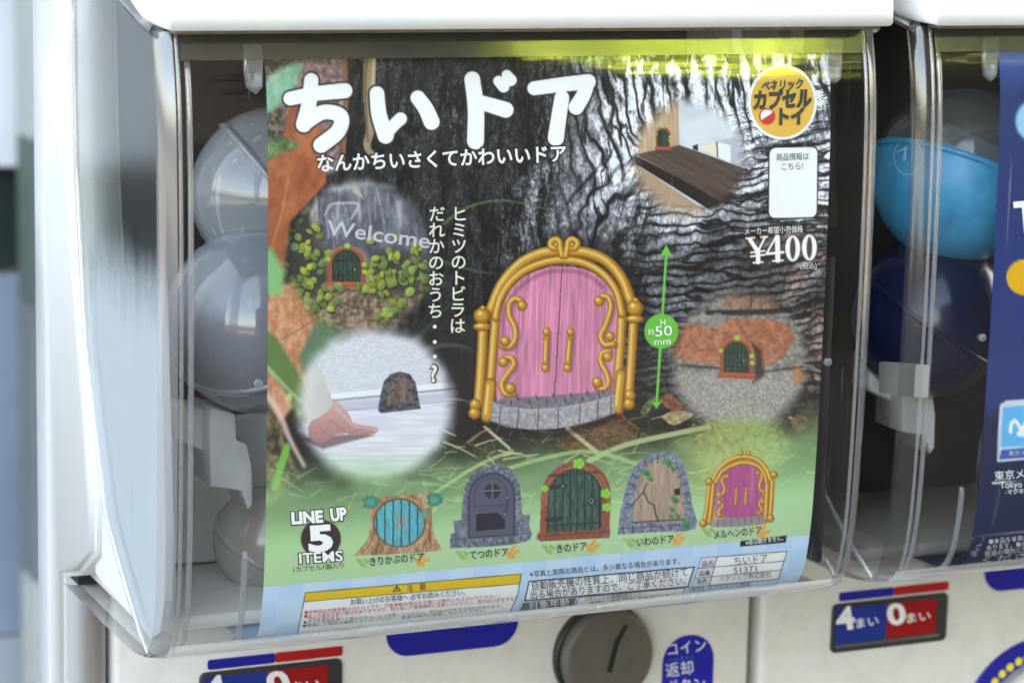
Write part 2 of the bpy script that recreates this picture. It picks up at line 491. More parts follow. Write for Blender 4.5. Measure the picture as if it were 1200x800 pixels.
def body_text(name, body, p0, p1, size, Y, m, parent, bold=0.0, lift=0.0004, lean=0.0, dx=0.0):
    P, f = text_px(body, p0, p1, size, bold, lean)
    V = on_y(P[:, 0], P[:, 1], Y - lift)
    V[:, 0] += dx
    return mesh_obj(name, V, f, m, parent)

def body_shape(name, pts, Y, th, m, parent, bev=0.0, dx=0.0):
    return bm_obj(name, prism_xz([(p[0] + dx, p[1]) for p in pts], Y - th, Y + 0.001, bev), m, parent, smooth=bev > 0)

def px_pts(pts, Y):
    a = np.array(pts, float)
    V = on_y(a[:, 0], a[:, 1], Y)
    return [(v[0], v[2]) for v in V]

# ------------------------------------------------------------------ a capsule machine
YB = 0.15                                             # front of the lower body
def c1(px, py, Y=YB): 
    v = on_y(px, py, Y); return float(v[0]), float(v[2])

def make_machine(dx, label):
    root = empty('capsule_machine', (dx + 0.15, 0.2, GZ))
    tag(root, label, 'machine', 'capsule toy machines standing side by side')
    # ---- lid
    lidp = [(-0.0075, 0.1275), (-0.0070, 0.136), (0.003, 0.175), (0.022, 0.235), (0.034, 0.26), (0.25, 0.26), (0.25, 0.185), (0.06, 0.142), (0.02, 0.1285)]
    bm = bmesh.new()
    x0, x1 = dx - 0.002, dx + 0.2985
    a = [bm.verts.new((x0, y, z)) for y, z in lidp]; b = [bm.verts.new((x1, y, z)) for y, z in lidp]
    n = len(lidp)
    fa = bm.faces.new(a); fb = bm.faces.new(b[::-1])
    for i in range(n): bm.faces.new((a[i], b[i], b[(i + 1) % n], a[(i + 1) % n]))
    bmesh.ops.recalc_face_normals(bm, faces=bm.faces)
    ed = [e for e in bm.edges if (e.verts[0] in a) == (e.verts[1] in a)]
    bmesh.ops.bevel(bm, geom=ed, offset=0.004, segments=4, affect='EDGES', profile=0.5)
    lid = bm_obj('lid', bm, M['lid'], root, True)
    box('rim_grime_line', x0 + 0.006, x1 - 0.006, -0.0048, 0.004, 0.1262, 0.1274, M['grime'], lid)
    # ---- body shell behind the hopper and below it
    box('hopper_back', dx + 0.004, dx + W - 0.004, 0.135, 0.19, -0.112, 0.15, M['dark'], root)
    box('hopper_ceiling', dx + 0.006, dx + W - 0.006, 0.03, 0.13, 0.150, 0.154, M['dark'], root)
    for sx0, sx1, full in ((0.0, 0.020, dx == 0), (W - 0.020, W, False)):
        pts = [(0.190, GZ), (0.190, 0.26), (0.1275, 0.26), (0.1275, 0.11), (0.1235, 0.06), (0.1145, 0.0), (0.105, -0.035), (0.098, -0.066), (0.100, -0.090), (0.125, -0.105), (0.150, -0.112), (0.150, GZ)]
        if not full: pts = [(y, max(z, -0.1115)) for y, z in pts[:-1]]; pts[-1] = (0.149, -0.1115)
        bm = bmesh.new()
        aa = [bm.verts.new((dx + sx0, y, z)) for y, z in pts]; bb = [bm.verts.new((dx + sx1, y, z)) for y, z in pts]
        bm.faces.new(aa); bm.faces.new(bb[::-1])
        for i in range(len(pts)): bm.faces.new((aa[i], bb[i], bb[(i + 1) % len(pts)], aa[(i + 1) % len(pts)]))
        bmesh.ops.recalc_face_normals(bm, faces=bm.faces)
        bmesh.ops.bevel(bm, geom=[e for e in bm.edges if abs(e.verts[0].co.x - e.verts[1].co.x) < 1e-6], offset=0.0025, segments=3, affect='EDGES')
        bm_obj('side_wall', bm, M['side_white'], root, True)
    lo = bm_obj('lower_body', prism_xz(rrect(dx + 0.0225, dx + 0.3335, -0.62, -0.1155, 0.004, 4), YB, 0.186, 0.004, 3), M['cream'], root, True)
    box('stand', dx + 0.023, dx + 0.333, 0.03, 0.185, GZ, -0.635, M['white'], root, 0.006)
    box('side_seam', dx + 0.3338, dx + 0.3387, 0.168, 0.185, GZ + .01, -0.12, M['gap'], root)  # dark strip standing in for the shade between two machines
    # ---- clear cover
    sel = list(range(len(PROF)))
    rows = []
    xs = [dx + q for q in (0.006, 0.0085, 0.0100, 0.0115)] + list(np.linspace(dx + 0.025, dx + W - 0.025, 12)) + [dx + W - q for q in (0.0115, 0.0100, 0.0085, 0.006)]
    for y, z in PROF:
        rows.append([(x, y + (0.0007 if k in (0, len(xs) - 1) else 0), z) for k, x in enumerate(xs)])
    kb = [i for i in range(len(PROF)) if PROF[i, 1] > -0.1030][-1]
    v, f = loft(rows[:kb + 1])
    cover = mesh_obj('clear_cover', v, f, M['clear'], root, True)
    v, f = loft(rows[kb:])
    mesh_obj('bottom_bend', v, f, M['clear_bend'], cover, True)
    for sgn, xe in ((1, dx), (-1, dx + W)):
        rows = []
        for (y, z) in PROF:
            rows.append([(xe, y + 0.0065, z), (xe + sgn * 0.0008, y + 0.0040, z), (xe + sgn * 0.0028, y + 0.0019, z), (xe + sgn * 0.006, y + 0.0007, z)])
        v, f = loft(rows)
        mesh_obj('corner_strip', v, f, M['clear_edge' if dx == 0 else 'clear_edge2'], cover, True)
        rows = []
        for (y, z) in PROF:
            yb = max(back_y(z), y + 0.0068)
            rows.append([(xe, y + 0.0066 + (yb - y - 0.0066) * t, z) for t in np.linspace(0, 1, 5)])
            if z < -0.1085: break
        v, f = loft(rows)
        mesh_obj('side_panel', v, f, M['clear_side' if dx == 0 and sgn > 0 else 'clear'], cover, True)
        rimy, rimz = [0.0075, 0.03, 0.06, 0.12], [0.1262, 0.1305, 0.1375, 0.153]
        rows = [[(xe, y_, 0.1262 + t_ * (float(np.interp(y_, rimy, rimz)) - 0.1262)) for y_ in np.linspace(0.0145, 0.120, 9)] for t_ in (0, 1)]
        v, f = loft(rows)
        mesh_obj('side_panel_top', v, f, M['clear_side' if dx == 0 and sgn > 0 else 'clear'], cover, True)
        # moulded beads beside the corner and the poster channel
        inn = offset_prof(0.003)
        k = [i for i in range(len(PROF)) if PROF[i, 1] > -0.106]
        tube('corner_bead', [(xe + sgn * 0.0075, PROF[i, 0] + 0.0012, PROF[i, 1]) for i in k], 0.0008, M['clear_bead'], cover)
        if sgn > 0: tube('channel_rib', [(xe + sgn * 0.0115, inn[i, 0] - 0.0006, inn[i, 1]) for i in k if PROF[i, 1] < 0.119], 0.0011, M['clear_bead'], cover)
        # pocket lip that keeps the card at the bottom
        kk = [i for i in range(len(PROF)) if -0.1085 < PROF[i, 1] < -0.066]
        tube('card_lip', [(xe + sgn * 0.0335, inn[i, 0] + 0.001, inn[i, 1]) for i in kk], 0.0013, M['clear_bead'], cover)
        # edge flange of the side panel
        tube('side_flange', [(xe, back_y(z), z) for z in [0.153] + list(np.linspace(0.124, -0.107, 30))], 0.0011, M['clear_bead'], cover)
        tube('top_side_rim', [(xe + sgn * 0.001, 0.0095, 0.1262), (xe + sgn * 0.001, 0.03, 0.1305), (xe + sgn * 0.001, 0.06, 0.1375), (xe + sgn * 0.001, 0.12, 0.153)], 0.0028, M['clear_edge'], cover)
    # thick top rim of the cover
    rows = []
    for (y, z) in PROF:
        if z > 0.1155: rows.append([(x, y - 0.0012, z) for x in np.linspace(dx + 0.008, dx + W - 0.008, 16)])
    v, f = loft(rows)
    mesh_obj('top_rim', v, f, M['clear_rim'], cover, True)
    # hanging tabs and rivets of the card holder
    for tx in (0.036, 0.2785):
        pts = [(dx + tx - 0.0035, 0.1215), (dx + tx + 0.0035, 0.1215), (dx + tx + 0.0035, 0.106), (dx + tx + 0.001, 0.1035), (dx + tx - 0.0025, 0.106), (dx + tx - 0.0035, 0.112)]
        bm_obj('tab', prism_xz(pts, 0.0052, 0.0075, 0.0006), M['clear_bead'], cover, True)
        yy = 0.0012
        bm_obj('rivet', prism_xz(disc_pts(dx + tx + 0.0012, -0.0085 + (0.006 if tx < .1 else 0), 0.0017, 20), yy, yy + 0.003, 0.0006), M['clear_edge'], cover, True)
    # ---- inside: pale panel painting a soft side reflection, feed vanes
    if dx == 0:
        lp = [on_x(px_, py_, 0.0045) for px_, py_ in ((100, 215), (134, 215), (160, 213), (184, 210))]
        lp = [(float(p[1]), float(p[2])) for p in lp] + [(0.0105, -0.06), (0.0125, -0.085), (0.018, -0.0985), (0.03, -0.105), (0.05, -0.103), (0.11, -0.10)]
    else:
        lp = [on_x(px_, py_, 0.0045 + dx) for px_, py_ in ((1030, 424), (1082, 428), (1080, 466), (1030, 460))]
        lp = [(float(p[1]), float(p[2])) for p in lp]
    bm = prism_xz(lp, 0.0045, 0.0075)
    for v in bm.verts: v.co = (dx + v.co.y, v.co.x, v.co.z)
    bm_obj('reflection_and_ledge_panel', bm, M['side_reflection' if dx == 0 else 'floor2'], root)
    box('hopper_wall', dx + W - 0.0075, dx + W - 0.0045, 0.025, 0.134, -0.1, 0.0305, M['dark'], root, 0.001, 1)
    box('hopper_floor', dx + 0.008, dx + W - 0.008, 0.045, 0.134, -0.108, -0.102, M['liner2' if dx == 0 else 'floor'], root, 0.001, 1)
    if dx == 0:
        box('chute_panel', dx + 0.009, dx + 0.085, 0.114, 0.120, -0.1015, -0.040, M['vane'], root, 0.002, 2)
    def pv(pts, Y): return [(x + dx, z) for x, z in px_pts(pts, Y)]
    v1 = bm_obj('feed_vane', prism_xz(pv([(246, 517), (247, 478), (276, 485), (278, 515), (290, 520), (296, 548), (297, 590), (291, 598), (283, 575), (262, 572), (247, 570)], 0.060), 0.060, 0.082, 0.0008, 2), M['vane'], root, True)
    v2 = bm_obj('feed_vane', prism_xz(pv([(206, 515), (207, 474), (236, 478), (250, 487), (251, 525), (240, 530)], 0.070), 0.070, 0.085, 0.0012, 2), M['vane'], root, True)
    # ---- coin counter: a recessed window with blue and red number wheels
    def P(px, py, Y=YB): return c1(px, py, Y)
    fx0, fz1 = P(977, 710); fx1, _ = P(1108, 695); _, fz0 = P(974, 762)
    sx = -PITCH + dx                                # measured on the right-hand machine
    fr = [(fx0 + sx, fz0), (fx1 + sx, fz0), (fx1 + sx, fz1), (fx0 + sx, fz1)]
    counter = bm_obj('coin_counter', prism_xz(rrect(fx0 + sx - 0.0012, fx1 + sx + 0.0012, fz0 - 0.0012, fz1 + 0.0012, 0.003), YB - 0.0012, YB + 0.001, 0.0006), M['frame'], root, True)
    mid = fx0 + (fx1 - fx0) * 0.46
    zc0 = fz0 + (fz1 - fz0) * 0.16
    bm_obj('blue_wheel', prism_xz([(fx0 + sx + 0.001, zc0), (mid + sx, zc0), (mid + sx, fz1 - 0.001), (fx0 + sx + 0.001, fz1 - 0.001)], YB - 0.0018, YB), M['blue2'], counter)
    bm_obj('red_wheel', prism_xz([(mid + sx, zc0), (fx1 + sx - 0.006, zc0), (fx1 + sx - 0.006, fz1 - 0.001), (mid + sx, fz1 - 0.001)], YB - 0.0018, YB), M['red2'], counter)
    bm_obj('wheel_edge', prism_xz([(fx0 + sx + 0.001, fz0 + 0.0012), (fx1 + sx - 0.003, fz0 + 0.0012), (fx1 + sx - 0.003, zc0 - 0.0008), (fx0 + sx + 0.001, zc0 - 0.0008)], YB - 0.0016, YB, 0.0006), M['knob'], counter, True)
    YT = YB - 0.0020
    for s, p0, p1, size in (('4', (981, 738), (1003, 735), 36), ('まい', (1004, 735), (1030, 731), 13), ('0', (1041, 732), (1063, 729), 34), ('まい', (1063, 729), (1091, 725), 13)):
        body_text('lettering', s, p0, p1, size, YT, M['wprint'], counter, 0.035 if size > 20 else 0.01, dx=sx)
    # blue and red bar above the counter
    b0, zt = P(983, 699); b1, _ = P(1047, 692); b2, zt2 = P(1111, 686)
    zt = fz1 + 0.0066
    bar = bm_obj('label_bar', prism_xz(rrect(b0 + sx, b1 + sx, zt - 0.0044, zt, 0.001, 2), YB - 0.0006, YB + 0.0005), M['blue'], root)
    bm_obj('red_half', prism_xz(rrect(b1 + sx + 0.0001, b2 + sx, zt - 0.0044, zt, 0.001, 2), YB - 0.0006, YB + 0.0005), M['red'], bar)
    # blue print, coin slot knob and return button label (measured on the left machine)
    x0, _ = P(452, 760); x1, _ = P(606, 745); _, zb = P(530, 762)
    bm_obj('blue_label', prism_xz(rrect(x0 + dx, x1 + dx, zb, zb + 0.030, 0.011), YB - 0.0006, YB + 0.0005), M['blue'], root)
    kx, kz = P(704, 764)
    kr = P(756, 764)[0] - kx
    bm_obj('coin_slot', prism_xz(disc_pts(kx + dx - 0.0005, kz, kr + 0.0012), YB - 0.004, YB + 0.001, 0.001), M['black'], root, True)
    slot = bm_obj('coin_dial', prism_xz(disc_pts(kx + dx, kz, kr), YB - 0.010, YB - 0.004, 0.003, 4), M['knob'], root, True)
    sl = px_pts([(736, 732), (731.5, 731), (720, 751), (711, 786), (716.5, 788), (725, 754)], YB - 0.010)
    bm_obj('slot', prism_xz([(x + dx, z) for x, z in sl], YB - 0.0103, YB - 0.0095), M['black'], slot)
    rx0, _ = P(776, 780); rx1, rz1 = P(837, 740)
    rl = bm_obj('return_label', prism_xz(rrect(rx0 + dx, rx1 + dx, rz1 - 0.06, rz1, (rx1 - rx0) * 0.48), YB - 0.0006, YB + 0.0005), M['blue'], root)
    for s, p0, p1, size, mm in (('コイン', (783, 767), (828, 761), 17, 'wprint'), ('へんきゃく', (784, 775), (813, 771), 6, 'lblue'), ('返却', (781, 792), (813, 788), 18, 'wprint'), ('ボタン', (781, 811), (827, 806), 17, 'wprint')):
        body_text('lettering', s, p0, p1, size, YB - 0.0008, M[mm], rl, 0.0, dx=dx)
    x0, _ = P(757, 728); x1, _ = P(842, 722)
    # turning dial: blue ring with yellow dots round a white handle
    cx, cz = P(1214, 850); cx += sx
    ro = 0.0470; ri = 0.0345
    vs, fs = [], []
    n = 64
    for k in range(n):
        a = 2 * math.pi * k / n
        for r_, y_ in ((ri, YB - 0.0012), (ro - 0.0006, YB - 0.0012), (ro, YB - 0.0006), (ro, YB + 0.0006)):
            vs.append((cx + r_ * math.cos(a), y_, cz + r_ * math.sin(a)))
    for k in range(n):
        for j in range(3):
            fs.append((k * 4 + j, k * 4 + j + 1, ((k + 1) % n) * 4 + j + 1, ((k + 1) % n) * 4 + j))
    ring = mesh_obj('dial_ring', vs, fs, M['blue'], root)
    for k in range(13):
        a = math.radians(62 + 8.2 * k)
        bm_obj('dot', prism_xz(disc_pts(cx + 0.0382 * math.cos(a), cz + 0.0382 * math.sin(a), 0.0021, 16), YB - 0.0016, YB - 0.001), M['yellow'], ring)
    bm_obj('turn_handle', prism_xz(disc_pts(cx, cz, ri - 0.0012), YB - 0.012, YB + 0.001, 0.004, 4), M['white'], root, True)
    return root

M['blue2'] = mat('wheel_blue', srgb(20, 50, 140), 0.3, 0.5, 0.25, 120)
M['red2'] = mat('wheel_red', srgb(160, 18, 25), 0.3, 0.5, 0.25, 120)
m1 = make_machine(0.0, 'white capsule toy machine showing the small doors poster behind its clear cover')
m2 = make_machine(PITCH, 'white capsule toy machine with dark blue poster and bright blue capsules inside')

# ------------------------------------------------------------------ capsules lying in the hoppers
def capsule(c, r, mtop, mlow, label, tilt=(0.3, 0.2), content=None, group='capsules in the clear hoppers'):
    root = empty('toy_capsule', (c[0], c[1], c[2] - r))
    tag(root, label, 'capsule', group)
    rot = Matrix.Rotation(tilt[0], 3, 'X') @ Matrix.Rotation(tilt[1], 3, 'Y')
    for nm, sgn, mm, rr in (('upper_shell', 1, mtop, r), ('lower_shell', -1, mlow, r * 0.985)):
        rows = []
        for i in range(15):
            ph = math.pi / 2 * i / 14
            rows.append([tuple(Vector(c) + rot @ Vector((rr * math.cos(ph) * math.cos(t), rr * math.cos(ph) * math.sin(t), sgn * (rr * math.sin(ph) + 0.0004)))) for t in np.linspace(0, 2 * math.pi, 33)])
        v, f = loft(rows)
        mesh_obj(nm, v, f, mm, root, True)
    vs = []
    rows = []
    for rr, zz in ((r * 0.99, -0.0012), (r * 1.03, -0.0012), (r * 1.03, 0.0012), (r * 0.99, 0.0012)):
        rows.append([tuple(Vector(c) + rot @ Vector((rr * math.cos(t), rr * math.sin(t), zz))) for t in np.linspace(0, 2 * math.pi, 33)])
    v, f = loft(rows)
    mesh_obj('rim', v, f, mlow, root, True)
    if content:
        bm = box_bm(-r * .5, r * .5, -r * .2, r * .2, -r * .45, r * .45, 0.003, 1)
        for q in bm.verts: q.co = Vector(c) + rot @ q.co
        bm_obj('content', bm, content, root)
    return root

def at(px, py, Y): 
    v = on_y(px, py, Y); return Vector((float(v[0]), float(v[1]), float(v[2])))
capsule(at(302, 376, 0.062), 0.0365, M['caps'], M['caps'], 'scuffed clear grey capsule beside the poster, above the white vanes', (0.5, -0.5), M['paper'])
capsule(at(322, 226, 0.085), 0.034, M['caps'], M['caps'], 'clear capsule in shadow above the scuffed grey capsule', (0.2, 0.9), M['paper'])
capsule(at(312, 632, 0.088), 0.022, M['caps_pale'], M['caps_pale'], 'clear capsule with red paper low behind the white vanes', (0.4, 0.3), M['redpaper'])
b = capsule(at(1124, 205, 0.060), 0.0385, M['caps_b'] if 'caps_b' in M else clear_mat('clear_blue_shell', tint=(0.7, 0.75, 0.8), haze=0.1, f0=0.1, rough=0.05, wave=0.3), M['caps_blue'], 'capsule with bright blue printed lower half beside the dark blue poster', (-0.15, 0.42), M['paper'])
cc, cr_ = np.array(at(1124, 205, 0.060)), 0.0392
def on_ball(P):
    d = ray(P[:, 0], P[:, 1]); d = d / np.linalg.norm(d, axis=1)[:, None]
    oc = CAM - cc
    bb = d @ oc
    disc = np.maximum(bb ** 2 - (oc @ oc - cr_ ** 2), 0)
    return CAM + d * (-bb - np.sqrt(disc))[:, None]
P_, f_ = text_px('7', (1057, 190), (1070, 183), 20)
mesh_obj('lettering', on_ball(P_), f_, M['lblue2'], b)
ra = np.linspace(0, 2 * math.pi, 41)
P_ = np.concatenate([np.stack([1064 + r_ * np.cos(ra), 184 + 1.25 * r_ * np.sin(ra)], 1) for r_ in (16, 17)])
mesh_obj('number_ring', on_ball(P_), [(i, i + 1, 42 + i, 41 + i) for i in range(40)], M['lblue2'], b)
capsule(at(1090, 372, 0.066), 0.036, M['caps_navy'], M['caps_navy'], 'dark navy capsule under the bright blue one', (0.3, 0.5))
capsule(at(1160, 330, 0.100), 0.034, M['caps_navy'], M['caps_navy'], 'dark navy capsule behind the edge of the blue poster', (0.5, -0.5))

# ------------------------------------------------------------------ printed cards: a dense sheet whose print is computed point by point
CARD = offset_prof(0.0026)
_seg = np.r_[0, np.cumsum(np.linalg.norm(np.diff(CARD, axis=0), axis=1))]
def card_s(z): return float(np.interp(-z, -CARD[:, 1], _seg))

def card_hit(px, py, lift=0.00025):
    """point of the card sheet seen at measured photo coordinates, lifted off the paper"""
    prof = offset_prof(0.0026 - lift)[:60]
    px, py = np.atleast_1d(np.asarray(px, float)), np.atleast_1d(np.asarray(py, float))
    d = ray(px, py)
    best = np.full(len(px), np.inf)
    for i in range(len(prof) - 1):
        (y0, z0), (y1, z1) = prof[i], prof[i + 1]
        # CAM + t d = prof(s): two equations in (y, z)
        ey, ez = y1 - y0, z1 - z0
        det = d[:, 1] * (-ez) + ey * d[:, 2]
        ry, rz = y0 - CAM[1], z0 - CAM[2]
        t = (ry * (-ez) + ey * rz) / det
        s = (d[:, 1] * rz - d[:, 2] * ry) / det
        ok = (s >= -0.02) & (s <= 1.02) & (t > 0)
        best = np.where(ok & (t < best), t, best)
    best = np.where(np.isinf(best), 1.0, best)
    return CAM + d * best[:, None]

def hash2(ix, iy, seed):
    h = (ix.astype(np.int64) * 374761393 + iy.astype(np.int64) * 668265263 + seed * 974711) & 0xffffffff
    h = ((h ^ (h >> 13)) * 1274126177) & 0xffffffff
    h = h ^ (h >> 16)
    return (h & 0xffff) / 65535.0
def vnoise(x, y, seed=0):
    ix, iy = np.floor(x), np.floor(y)
    fx, fy = x - ix, y - iy
    fx = fx * fx * (3 - 2 * fx); fy = fy * fy * (3 - 2 * fy)
    a, b = hash2(ix, iy, seed), hash2(ix + 1, iy, seed)
    c, d = hash2(ix, iy + 1, seed), hash2(ix + 1, iy + 1, seed)
    return (a * (1 - fx) + b * fx) * (1 - fy) + (c * (1 - fx) + d * fx) * fy
def fbm(x, y, o=4, seed=0, g=0.55):
    s, a, t = 0, 1, 0
    for k in range(o):
        s = s + a * vnoise(x * 2 ** k, y * 2 ** k, seed + k * 17); t += a; a *= g
    return s / t
def sstep(a, b, x):
    t = np.clip((x - a) / (b - a), 0, 1); return t * t * (3 - 2 * t)

class Card:
    def __init__(self, x0, x1, z0, z1, nu, nv):
        s = np.linspace(card_s(z0), card_s(z1), nv)
        ys, zs = np.interp(s, _seg, CARD[:, 0]), np.interp(s, _seg, CARD[:, 1])
        xs = np.linspace(x0, x1, nu)
        self.P = np.stack([np.broadcast_to(xs, (nv, nu)), np.broadcast_to(ys[:, None], (nv, nu)), np.broadcast_to(zs[:, None], (nv, nu))], -1)
        self.X, self.Y = to_px(self.P)
        self.im = np.zeros((nv, nu, 3))
        self.nu, self.nv = nu, nv
    def sl(self, x0, y0, x1, y1):
        m = (self.X > x0) & (self.X < x1) & (self.Y > y0) & (self.Y < y1)
        r = np.flatnonzero(m.any(1)); c = np.flatnonzero(m.any(0))
        if len(r) == 0: return None
        return slice(r[0], r[-1] + 1), slice(c[0], c[-1] + 1)
    def put(self, s, a, c):
        if isinstance(c, tuple): c = np.array(c) / 255.0
        a = np.asarray(a)[..., None]
        self.im[s] = self.im[s] * (1 - a) + c * a
    def ell(self, cx, cy, rx, ry, c, rot=0, alpha=1, soft=0.6):
        q = max(rx, ry) + soft + 1
        s = self.sl(cx - q, cy - q, cx + q, cy + q)
        if s is None: return
        x, y = self.X[s] - cx, self.Y[s] - cy
        ca, sa = math.cos(rot), math.sin(rot)
        u, v = x * ca + y * sa, -x * sa + y * ca
        d = (np.sqrt((u / rx) ** 2 + (v / ry) ** 2 + 1e-9) - 1) * min(rx, ry)
        self.put(s, alpha * (1 - sstep(-soft, soft, d)), c)
    def sdf_poly(self, s, P):
        x, y = self.X[s], self.Y[s]
        P = np.array(P, float); n = len(P)
        d = np.full(x.shape, 1e9); ins = np.zeros(x.shape, bool)
        for i in range(n):
            a, b = P[i], P[(i + 1) % n]
            e = b - a
            wx, wy = x - a[0], y - a[1]
            t = np.clip((wx * e[0] + wy * e[1]) / (e @ e + 1e-9), 0, 1)
            d = np.minimum(d, (wx - e[0] * t) ** 2 + (wy - e[1] * t) ** 2)
            cond = ((a[1] > y) != (b[1] > y))
            with np.errstate(divide='ignore', invalid='ignore'):
                xi = a[0] + (y - a[1]) * e[0] / (e[1] if e[1] != 0 else 1e-9)
            ins ^= cond & (x < xi)
        d = np.sqrt(d)
        return np.where(ins, -d, d)
    def poly(self, P, c, alpha=1, soft=0.6, tex=None):
        A = np.array(P, float)
        q = soft + 1
        s = self.sl(A[:, 0].min() - q, A[:, 1].min() - q, A[:, 0].max() + q, A[:, 1].max() + q)
        if s is None: return
        d = self.sdf_poly(s, P)
        a = alpha * (1 - sstep(-soft, soft, d))
        if tex is not None: c = tex(self.X[s], self.Y[s])
        self.put(s, a, c)
    def stroke(self, P, wd, c, alpha=1, soft=0.6, w1=None, off=(0, 0)):
        A = np.array(P, float) + np.array(off)
        n = len(A)
        ws = np.linspace(wd, wd if w1 is None else w1, n) / 2
        q = ws.max() + soft + 1
        s = self.sl(A[:, 0].min() - q, A[:, 1].min() - q, A[:, 0].max() + q, A[:, 1].max() + q)
        if s is None: return
        x, y = self.X[s], self.Y[s]
        d = np.full(x.shape, 1e9)
        for i in range(n - 1):
            a, e = A[i], A[i + 1] - A[i]
            wx, wy = x - a[0], y - a[1]
            t = np.clip((wx * e[0] + wy * e[1]) / (e @ e + 1e-9), 0, 1)
            d = np.minimum(d, np.hypot(wx - e[0] * t, wy - e[1] * t) - (ws[i] + (ws[i + 1] - ws[i]) * t))
        self.put(s, alpha * (1 - sstep(-soft, soft, d)), c)
    def tubes(self, P, wd, lo, mid, hi):
        wd = wd * 1.12
        P = smooth(P) if len(P) > 2 else P
        self.stroke(P, wd, lo)
        self.stroke(P, wd * 0.68, mid, off=(-wd * .07, -wd * .08), soft=wd * .12 + .3)
        self.stroke(P, wd * 0.22, hi, off=(-wd * .13, -wd * .15), soft=wd * .12 + .3, alpha=.9)
    def ball(self, x, y, r, lo, mid, hi):
        self.ell(x, y, r, r, lo)
        self.ell(x - r * .1, y - r * .12, r * .72, r * .72, mid, soft=r * .25)
        self.ell(x - r * .25, y - r * .3, r * .28, r * .28, hi, soft=r * .2)
    def build(self, name, m):
        nu, nv = self.nu, self.nv
        me = bpy.data.meshes.new(name)
        me.vertices.add(nu * nv)
        me.vertices.foreach_set('co', self.P.astype(np.float32).ravel())
        idx = np.arange(nu * nv).reshape(nv, nu)
        q = np.stack([idx[:-1, :-1], idx[1:, :-1], idx[1:, 1:], idx[:-1, 1:]], -1).reshape(-1, 4)
        me.loops.add(q.size); me.loops.foreach_set('vertex_index', q.ravel().astype(np.int32))
        me.polygons.add(len(q))
        me.polygons.foreach_set('loop_start', np.arange(0, q.size, 4, dtype=np.int32))
        me.polygons.foreach_set('use_smooth', np.ones(len(q), bool))
        me.update(calc_edges=True)
        at_ = me.color_attributes.new('print', 'FLOAT_COLOR', 'POINT')
        c = np.clip(self.im, 0, 1)
        lin = np.where(c <= 0.04045, c / 12.92, ((c + 0.055) / 1.055) ** 2.4)
        lin = 0.006 + lin * 0.84                       # ink and paper never reach pure black or white
        buf = np.ones((nu * nv, 4), np.float32); buf[:, :3] = lin.reshape(-1, 3)
        at_.data.foreach_set('color', buf.ravel())
        me.materials.append(m)
        ob = bpy.data.objects.new(name, me)
        return ob

def smooth(P, n=6):
    return [tuple(p) for p in catmull(P, n)]

m_print = bpy.data.materials.new('printed_card')
m_print.use_nodes = True
_n = m_print.node_tree
_a = _n.nodes.new('ShaderNodeAttribute'); _a.attribute_name = 'print'
_n.links.new(_a.outputs['Color'], _n.nodes['Principled BSDF'].inputs['Base Color'])
_n.nodes['Principled BSDF'].inputs['Roughness'].default_value = 0.45
_n.nodes['Principled BSDF'].inputs['Specular IOR Level'].default_value = 0.35
def ink(name, c):
    return mat(name, tuple(0.012 + 0.83 * v for v in srgb(*c)), 0.5, 0.3)
I = {'white': ink('ink_white', (252, 252, 252)), 'dark': ink('ink_dark', (38, 28, 24)), 'grey': ink('ink_grey', (70, 72, 76)), 'black': ink('ink_black', (22, 22, 24)),
     'red': ink('ink_red', (205, 60, 55)), 'olive': ink('ink_olive', (62, 66, 52)), 'chalk': ink('ink_chalk', (205, 205, 212)), 'cream': ink('ink_cream', (244, 240, 222)), 'midgrey': ink('ink_midgrey', (105, 105, 105)), 'brown': ink('ink_brown', (74, 42, 22)),
     'sky': ink('ink_sky', (60, 170, 225)), 'orange': ink('ink_orange', (245, 175, 35))}

def card_text(parent, body, p0, p1, size, m, bold=0.0, lift=0.0003, lean=0.0, outline=None, ow=0.05, name='lettering', spacing=1.0):
    if outline:
        P, f = text_px(body, p0, p1, size, bold, lean, spacing)
        v, _ = text_geo(body, bold, spacing)
        w0 = v[:, 0].max() - v[:, 0].min()
        e = np.array(p1, float) - np.array(p0, float)
        k = ow / w0
        card_text(parent, body, tuple(np.array(p0) - e * k), tuple(np.array(p1) + e * k), size, outline, bold + ow, lift - 0.00012, lean, name='lettering_outline', spacing=spacing)
    P, f = text_px(body, p0, p1, size, bold, lean, spacing)
    V = card_hit(P[:, 0], P[:, 1], lift)
    o = mesh_obj(name, V, f, m, parent)
    return o

def glyph(parent, ch, cx, cy, size, m, bold=0.0, slope=0.0, lift=0.0003, outline=None, ow=0.06):
    """one upright character centred on a measured point"""
    for b, mm, l in (([(bold + ow, outline, lift - 0.00012)] if outline else []) + [(bold, m, lift)]):
        v, f = text_geo(ch, b)
        c = np.array([0.5 if ord(ch) > 255 else (v[:, 0].min() + v[:, 0].max()) / 2, 0.36])
        q = v - c
        V = card_hit(cx + q[:, 0] * size, cy - q[:, 1] * size + q[:, 0] * size * slope, l)
        mesh_obj('lettering' if mm is m else 'lettering_outline', V, f, mm, parent)

# ================================================================== the small doors card
C = Card(0.0408, 0.2768, 0.1158, -0.1100, 840, 800)
X, Y = C.X, C.Y
rng = np.random.default_rng(5)

